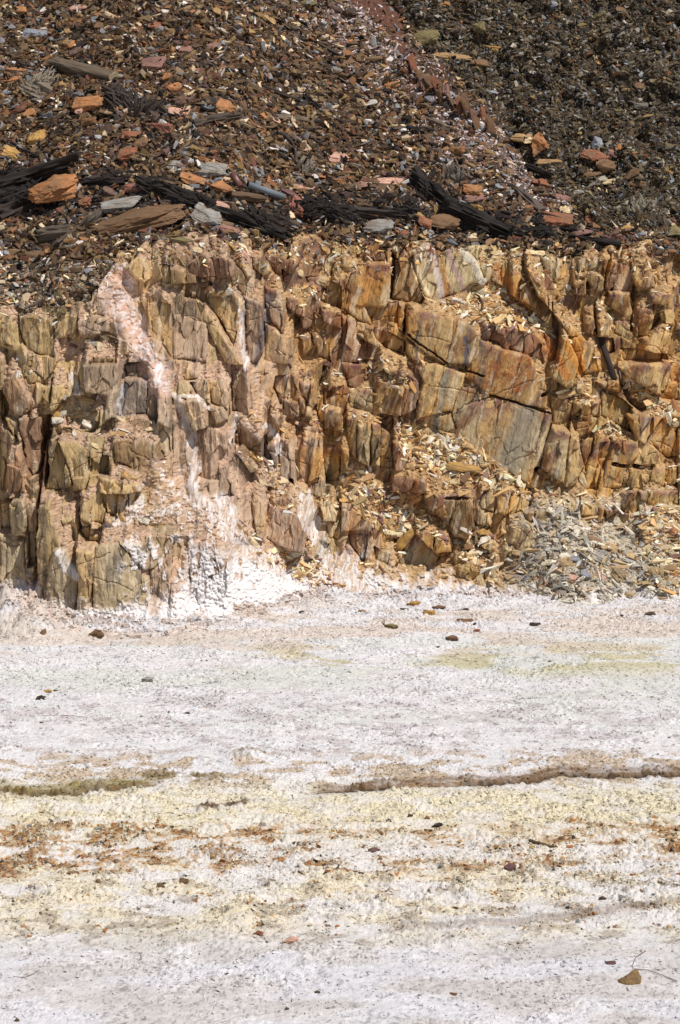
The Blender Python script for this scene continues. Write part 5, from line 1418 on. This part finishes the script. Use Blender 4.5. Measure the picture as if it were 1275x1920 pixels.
TB = [(-8, 356, 150, 300, 26, BLKC, 'long charred beam rising to the right at the left border', .06, .3), (-8, 372, 60, 340, 22, CHC, 'charred stub under the long left beam', .1, .3),
      (-6, 410, 58, 380, 30, (58, 48, 42), 'crumbling charred log end in the lower left of the scree', .12, .35), (38, 280, 84, 300, 8, BLKC, 'thin dark lath above the long left beam', .05, .2),
      (150, 346, 236, 343, 17, CHC, 'short black timber between the orange boulder and the red stone', .06, .3), (262, 344, 400, 392, 24, CHC, 'upper half of the broken black beam through the centre', .08, .32),
      (375, 392, 530, 446, 26, CHC, 'lower half of the broken black beam through the centre', .1, .34), (428, 366, 498, 375, 14, (96, 76, 58), 'short brown plank just left of the grey pipe', .03, .15),
      (492, 402, 560, 428, 15, (82, 66, 52), 'brown grey timber end below the grey pipe', .05, .2), (112, 460, 192, 398, 14, (84, 72, 62), 'split grey black timber beside the great flat rock', .1, .3),
      (78, 446, 134, 438, 26, (100, 88, 76), 'grey timber stub with cut end left of the great flat rock', .04, .2), (773, 330, 848, 392, 24, CHC, 'upper steep black beam right of centre', .1, .34),
      (832, 388, 955, 440, 28, CHC, 'lower black beam running down right to the rock face', .1, .34), (590, 392, 660, 402, 20, BLKC, 'fibrous black log left of the orange slab', .12, .35),
      (640, 396, 762, 406, 15, (60, 52, 48), 'long dark timber under the orange rough slab', .06, .25), (706, 384, 737, 344, 7, CHC, 'black spike standing up from the timber bundle', .08, .2),
      (516, 221, 574, 227, 12, GRW, 'grey weathered plank in the middle of the scree', .03, .2), (360, 236, 446, 219, 16, (78, 68, 60), 'dark split log in the middle of the scree', .08, .3),
      (420, 122, 522, 228, 4, (84, 64, 50), 'long thin brown stick running down the scree', .02, .15), (570, 180, 600, 206, 11, CHC, 'short black stub on the scree right of centre', .1, .3),
      (600, 206, 645, 246, 5, BRW, 'thin brown stick below the short black stub', .02, .15), (598, 84, 642, 108, 7, (72, 62, 54), 'dark lath high on the scree right of centre', .04, .2),
      (970, 358, 1016, 398, 15, (96, 84, 76), 'grey brown plank end above the right rock face', .04, .2), (985, 312, 1036, 330, 9, BLKC, 'black lath under the upright orange triangle', .05, .2),
      (1118, 612, 1152, 712, 9, (56, 47, 42), 'charred stick leaning on the right rock ledges', .03, .18), (1066, 446, 1162, 460, 11, CHC, 'flat black timber along the right top of the rock face', .08, .3),
      (130, 270, 161, 252, 3.5, (170, 146, 116), 'thin pale stick above the long left beam', .02, .1), (801, 222, 852, 248, 10, GRW, 'grey plank on the pale crest of the scree', .03, .2),
      (738, 796, 776, 830, 3.5, (196, 150, 100), 'thin orange splinter stick on the ledge below the great slab', .01, .1), (790, 870, 810, 902, 3, (196, 150, 100), 'shorter orange splinter stick below the great slab', .01, .1),
      (992, 1577, 1040, 1591, 7, (92, 78, 58), 'brown stick lying on the orange band of the flat', .03, .15), (915, 1090, 917, 1115, 4, (80, 70, 62), 'dark peg standing in the salt at the foot of the wall', .03, .15),
      (480, 158, 560, 190, 7, (74, 62, 54), 'dark lath crossing the middle of the scree', .05, .25), (276, 200, 330, 222, 13, (70, 60, 54), 'dark splintered log right of the knobbly orange boulder', .12, .35),
      (1050, 428, 1100, 436, 8, CHC, 'short black lath right of the lower black beam', .06, .3), (592, 478, 610, 452, 5, (96, 90, 88), 'thin grey stick standing at the top of the rock face', .03, .2),
      (205, 178, 240, 186, 26, (64, 54, 48), 'dark log under the end of the square timber', .12, .35), (940, 432, 1010, 446, 12, BLKC, 'blackened timber end below the grey brown plank', .1, .3)]
for i, (a0, b0, a1, b1, t, c_, lb, rg_, rd_) in enumerate(TB):
    tn = 'stick' if t < 6 else 'timber'
    o_, _, _ = timber(a0, b0, a1, b1, t, c_, lb, name=tn, cat=tn, seed=20 + i, rag=rg_, ridge=rd_, taper=.25 if tn == 'stick' else .08)
    if b0 < 470: o_['group'] = 'old timbers and sticks lying on the scree'
def tube(path, rad, ring=14, hollow=False):
    V, Fc = [], []; n = len(path)
    for i, p in enumerate(path):
        t = path[min(i + 1, n - 1)] - path[max(i - 1, 0)]; t /= np.linalg.norm(t); u = np.cross(t, [0.1, .3, 1.]); u /= np.linalg.norm(u); v = np.cross(t, u)
        for j in range(ring):
            q = 2 * math.pi * j / ring; V.append(p + (math.cos(q) * u + math.sin(q) * v) * rad)
    for i in range(n - 1):
        for j in range(ring): Fc.append((i * ring + j, i * ring + (j + 1) % ring, (i + 1) * ring + (j + 1) % ring, (i + 1) * ring + j))
    if hollow:
        off = len(V)
        for k_ in range(n * ring): i = k_ // ring; V.append(path[i] + (V[k_] - path[i]) * .82)
        for i in range(n - 1):
            for j in range(ring): Fc.append((off + i * ring + j, off + (i + 1) * ring + j, off + (i + 1) * ring + (j + 1) % ring, off + i * ring + (j + 1) % ring))
        for i in (0, n - 1):
            for j in range(ring): Fc.append((i * ring + j, i * ring + (j + 1) % ring, off + i * ring + (j + 1) % ring, off + i * ring + j))
    else:
        Fc.append(tuple(range(ring))[::-1]); Fc.append(tuple((n - 1) * ring + j for j in range(ring)))
    return V, Fc
def world_mesh(name, V, Fc, mat, col, label, cat, smooth=True, origin=None):
    V = np.array(V); o0 = V.mean(0) if origin is None else origin
    me = bpy.data.meshes.new(name); me.from_pydata([tuple(map(float, v)) for v in V - o0], [], Fc); me.update(); me.materials.append(mat)
    me.polygons.foreach_set('use_smooth', [smooth] * len(me.polygons))
    o = bpy.data.objects.new(name, me); COL.objects.link(o); o.location = [float(q) for q in o0]; o.color = (*lin(col), 1); return tag(o, label, cat)
def line3(pts, lift, n=12, sag=True):
    P_, N_, _ = hitpts([p[0] for p in pts], [p[1] for p in pts]); P_ = P_ + N_ * lift
    t = np.linspace(0, len(P_) - 1, n); return [np.array([np.interp(q, range(len(P_)), P_[:, k_]) for k_ in range(3)]) for q in t]
V, Fc = tube(line3([(458, 354), (528, 379)], .10, 3), .052, 18, True); world_mesh('grey_pipe', V, Fc, M_pipe, (118, 126, 134), 'straight grey plastic pipe with an open end lying above the black beam', 'pipe')
V, Fc = tube(line3([(433, 335), (445, 358)], .09, 3), .056, 18, True); world_mesh('rusty_pipe', V, Fc, M_pipe, (116, 76, 70), 'short rusty brown pipe left of the grey pipe', 'pipe')
V, Fc = tube(line3([(517, 252), (530, 258), (543, 270), (550, 285), (554, 300), (555, 312)], .06, 20), .032, 10); world_mesh('bent_hose', V, Fc, M_pipe, (62, 54, 48), 'dark curved hose bending down the scree above the pipes', 'hose')
V, Fc = tube(line3([(375, 206), (392, 213), (402, 208)], .07, 6), .04, 10); world_mesh('rubber_hose', V, Fc, M_pipe, (40, 40, 42), 'short black ribbed hose piece left of the square orange brown block', 'hose')
def shreds(px, py, n, L, spread, ang, cols, label, seed, wmul=1.0):
    r = np.random.default_rng(seed); P_, N_, _ = hitpts([px], [py]); c = P_[0] + N_[0] * .03; V, Fc = [], []
    for i in range(int(n * .42)):
        b_ = c + np.array([r.normal() * spread * .5, 0, r.normal() * spread * .35]) + N_[0] * r.random() * spread * .35
        q = math.radians(ang) + r.normal() * .32; d = np.array([math.cos(q), -.25 * r.random(), math.sin(q)]); l = L * r.uniform(.4, 1); s = np.cross(d, [0, -1, .3]); s /= np.linalg.norm(s)
        w_ = .017 * wmul * r.uniform(.6, 2.2); k_ = 5; o_ = len(V); cv = r.normal() * .12
        for j in range(k_ + 1):
            t = j / k_; p = b_ + d * l * (t - .4) + s * cv * l * t * t + np.array([0, -1, 0]) * .12 * l * math.sin(t * 3.1); ww = w_ * (1 - .75 * t)
            V += [p - s * ww, p + s * ww, p + np.array([0, .8, -.6]) * ww]
        for j in range(k_):
            for m_, n_ in ((0, 1), (1, 2), (2, 0)): Fc.append((o_ + j * 3 + m_, o_ + j * 3 + n_, o_ + (j + 1) * 3 + n_, o_ + (j + 1) * 3 + m_))
        Fc.append((o_, o_ + 2, o_ + 1))
    world_mesh('shredded_wood', V, Fc, M_wood, cols, label, 'shredded wood', smooth=False)
shreds(85, 160, 130, .32, .22, 60, (168, 154, 134), 'pale grey shredded stump near the left border of the scree', 1)
shreds(75, 182, 130, .34, .26, 150, (150, 136, 118), 'weathered fibrous root mass left of the knobbly orange boulder', 2)
shreds(240, 200, 120, .32, .24, 120, (86, 76, 68), 'dark splintered roots below the end of the square timber', 3)
shreds(275, 212, 100, .34, .22, 70, (80, 70, 64), 'dark brown splintered roots right of the square timber', 4)
shreds(575, 322, 90, .24, .14, 70, (150, 138, 122), 'pale fibrous wood tuft right of the curved hose', 5)
shreds(600, 392, 150, .34, .26, -30, (50, 43, 40), 'black fibrous tangle right of the red block', 6)
shreds(640, 408, 120, .34, .26, 160, (44, 38, 36), 'black charred fibres at the left of the timber bundle', 7)
shreds(848, 335, 110, .3, .2, 100, (120, 110, 100), 'grey fibrous wood bundle above the right black beam', 8)
shreds(25, 388, 150, .4, .35, 10, (52, 45, 42), 'charred crumbling fibres at the left border', 9)
shreds(770, 400, 110, .3, .22, -40, (48, 42, 40), 'charred fibres between the two black beams', 10)
shreds(470, 425, 120, .36, .24, -25, (44, 38, 35), 'charred fibres hanging under the black beam', 11)
shreds(170, 425, 90, .3, .16, 40, (104, 92, 80), 'grey splinters beside the great flat rock', 12)
shreds(1205, 395, 130, .22, .16, 90, (160, 150, 130), 'pale dry root tuft in the dark spoil at the right', 13)
shreds(1230, 1082, 70, .26, .14, -60, (176, 152, 112), 'tan splintered wood in the right end of the rubble cone', 14)
shreds(1160, 1085, 60, .2, .12, -40, (170, 148, 116), 'tan splinter bundle right of the pink stones', 15)
for i, (a_, b_, n_, q_) in enumerate(((60, 372, 140, .3), (300, 362, 110, -25), (350, 385, 130, -25), (520, 432, 120, -20), (560, 405, 120, 30), (700, 392, 120, 0), (880, 425, 130, -25), (940, 440, 120, -15), (820, 372, 100, -45), (20, 340, 120, 25), (1010, 440, 90, -10), (215, 345, 80, 5))):
    shreds(a_, b_, n_, .3, .3, q_, [(44, 38, 35), (54, 46, 41)][i % 2], 'black splinters ' + ('under the big orange boulder', 'on the upper half of the broken black beam', 'at the break of the long black beam', 'at the lower end of the long black beam', 'below the red block by the pipe', 'over the long dark timber', 'on the lower black beam right of centre', 'at the lower end of the right black beam', 'on the steep black beam', 'on the long charred beam at the left border', 'left of the flat black timber at the right', 'on the short black timber at the left')[i], 60 + i)
V, Fc = tube(line3([(1211, 1785), (1192, 1797), (1186, 1812), (1187, 1820)], .012, 10), .0032, 5); world_mesh('twig', V, Fc, M_pipe, (120, 96, 86), 'thin curved twig above the split brown rock wedge', 'twig')
V, Fc = tube(line3([(1189, 1819), (1215, 1821), (1240, 1830), (1270, 1842)], .012, 10), .0032, 5); world_mesh('twig', V, Fc, M_pipe, (110, 88, 80), 'long thin twig trailing right from the split brown rock wedge', 'twig')
V, Fc = tube(line3([(78, 1343), (120, 1342), (165, 1347)], .01, 8), .0035, 5); world_mesh('twig', V, Fc, M_pipe, (150, 128, 108), 'thin straight twig on the flat at the left', 'twig')
V, Fc = tube(line3([(25, 1833), (45, 1835), (65, 1827)], .01, 8), .003, 5); world_mesh('twig', V, Fc, M_pipe, (120, 84, 66), 'reddish twig near the lower left border', 'twig')
V, Fc = tube(line3([(80, 1520), (100, 1530), (115, 1540)], .01, 8), .003, 5); world_mesh('twig', V, Fc, M_pipe, (130, 110, 90), 'fine twig on the yellow crust at the left', 'twig')
V, Fc = tube(line3([(845, 1735), (852, 1715), (868, 1706)], .012, 8), .003, 5); world_mesh('twig', V, Fc, M_pipe, (110, 90, 76), 'short bent twig on the lower flat', 'twig')
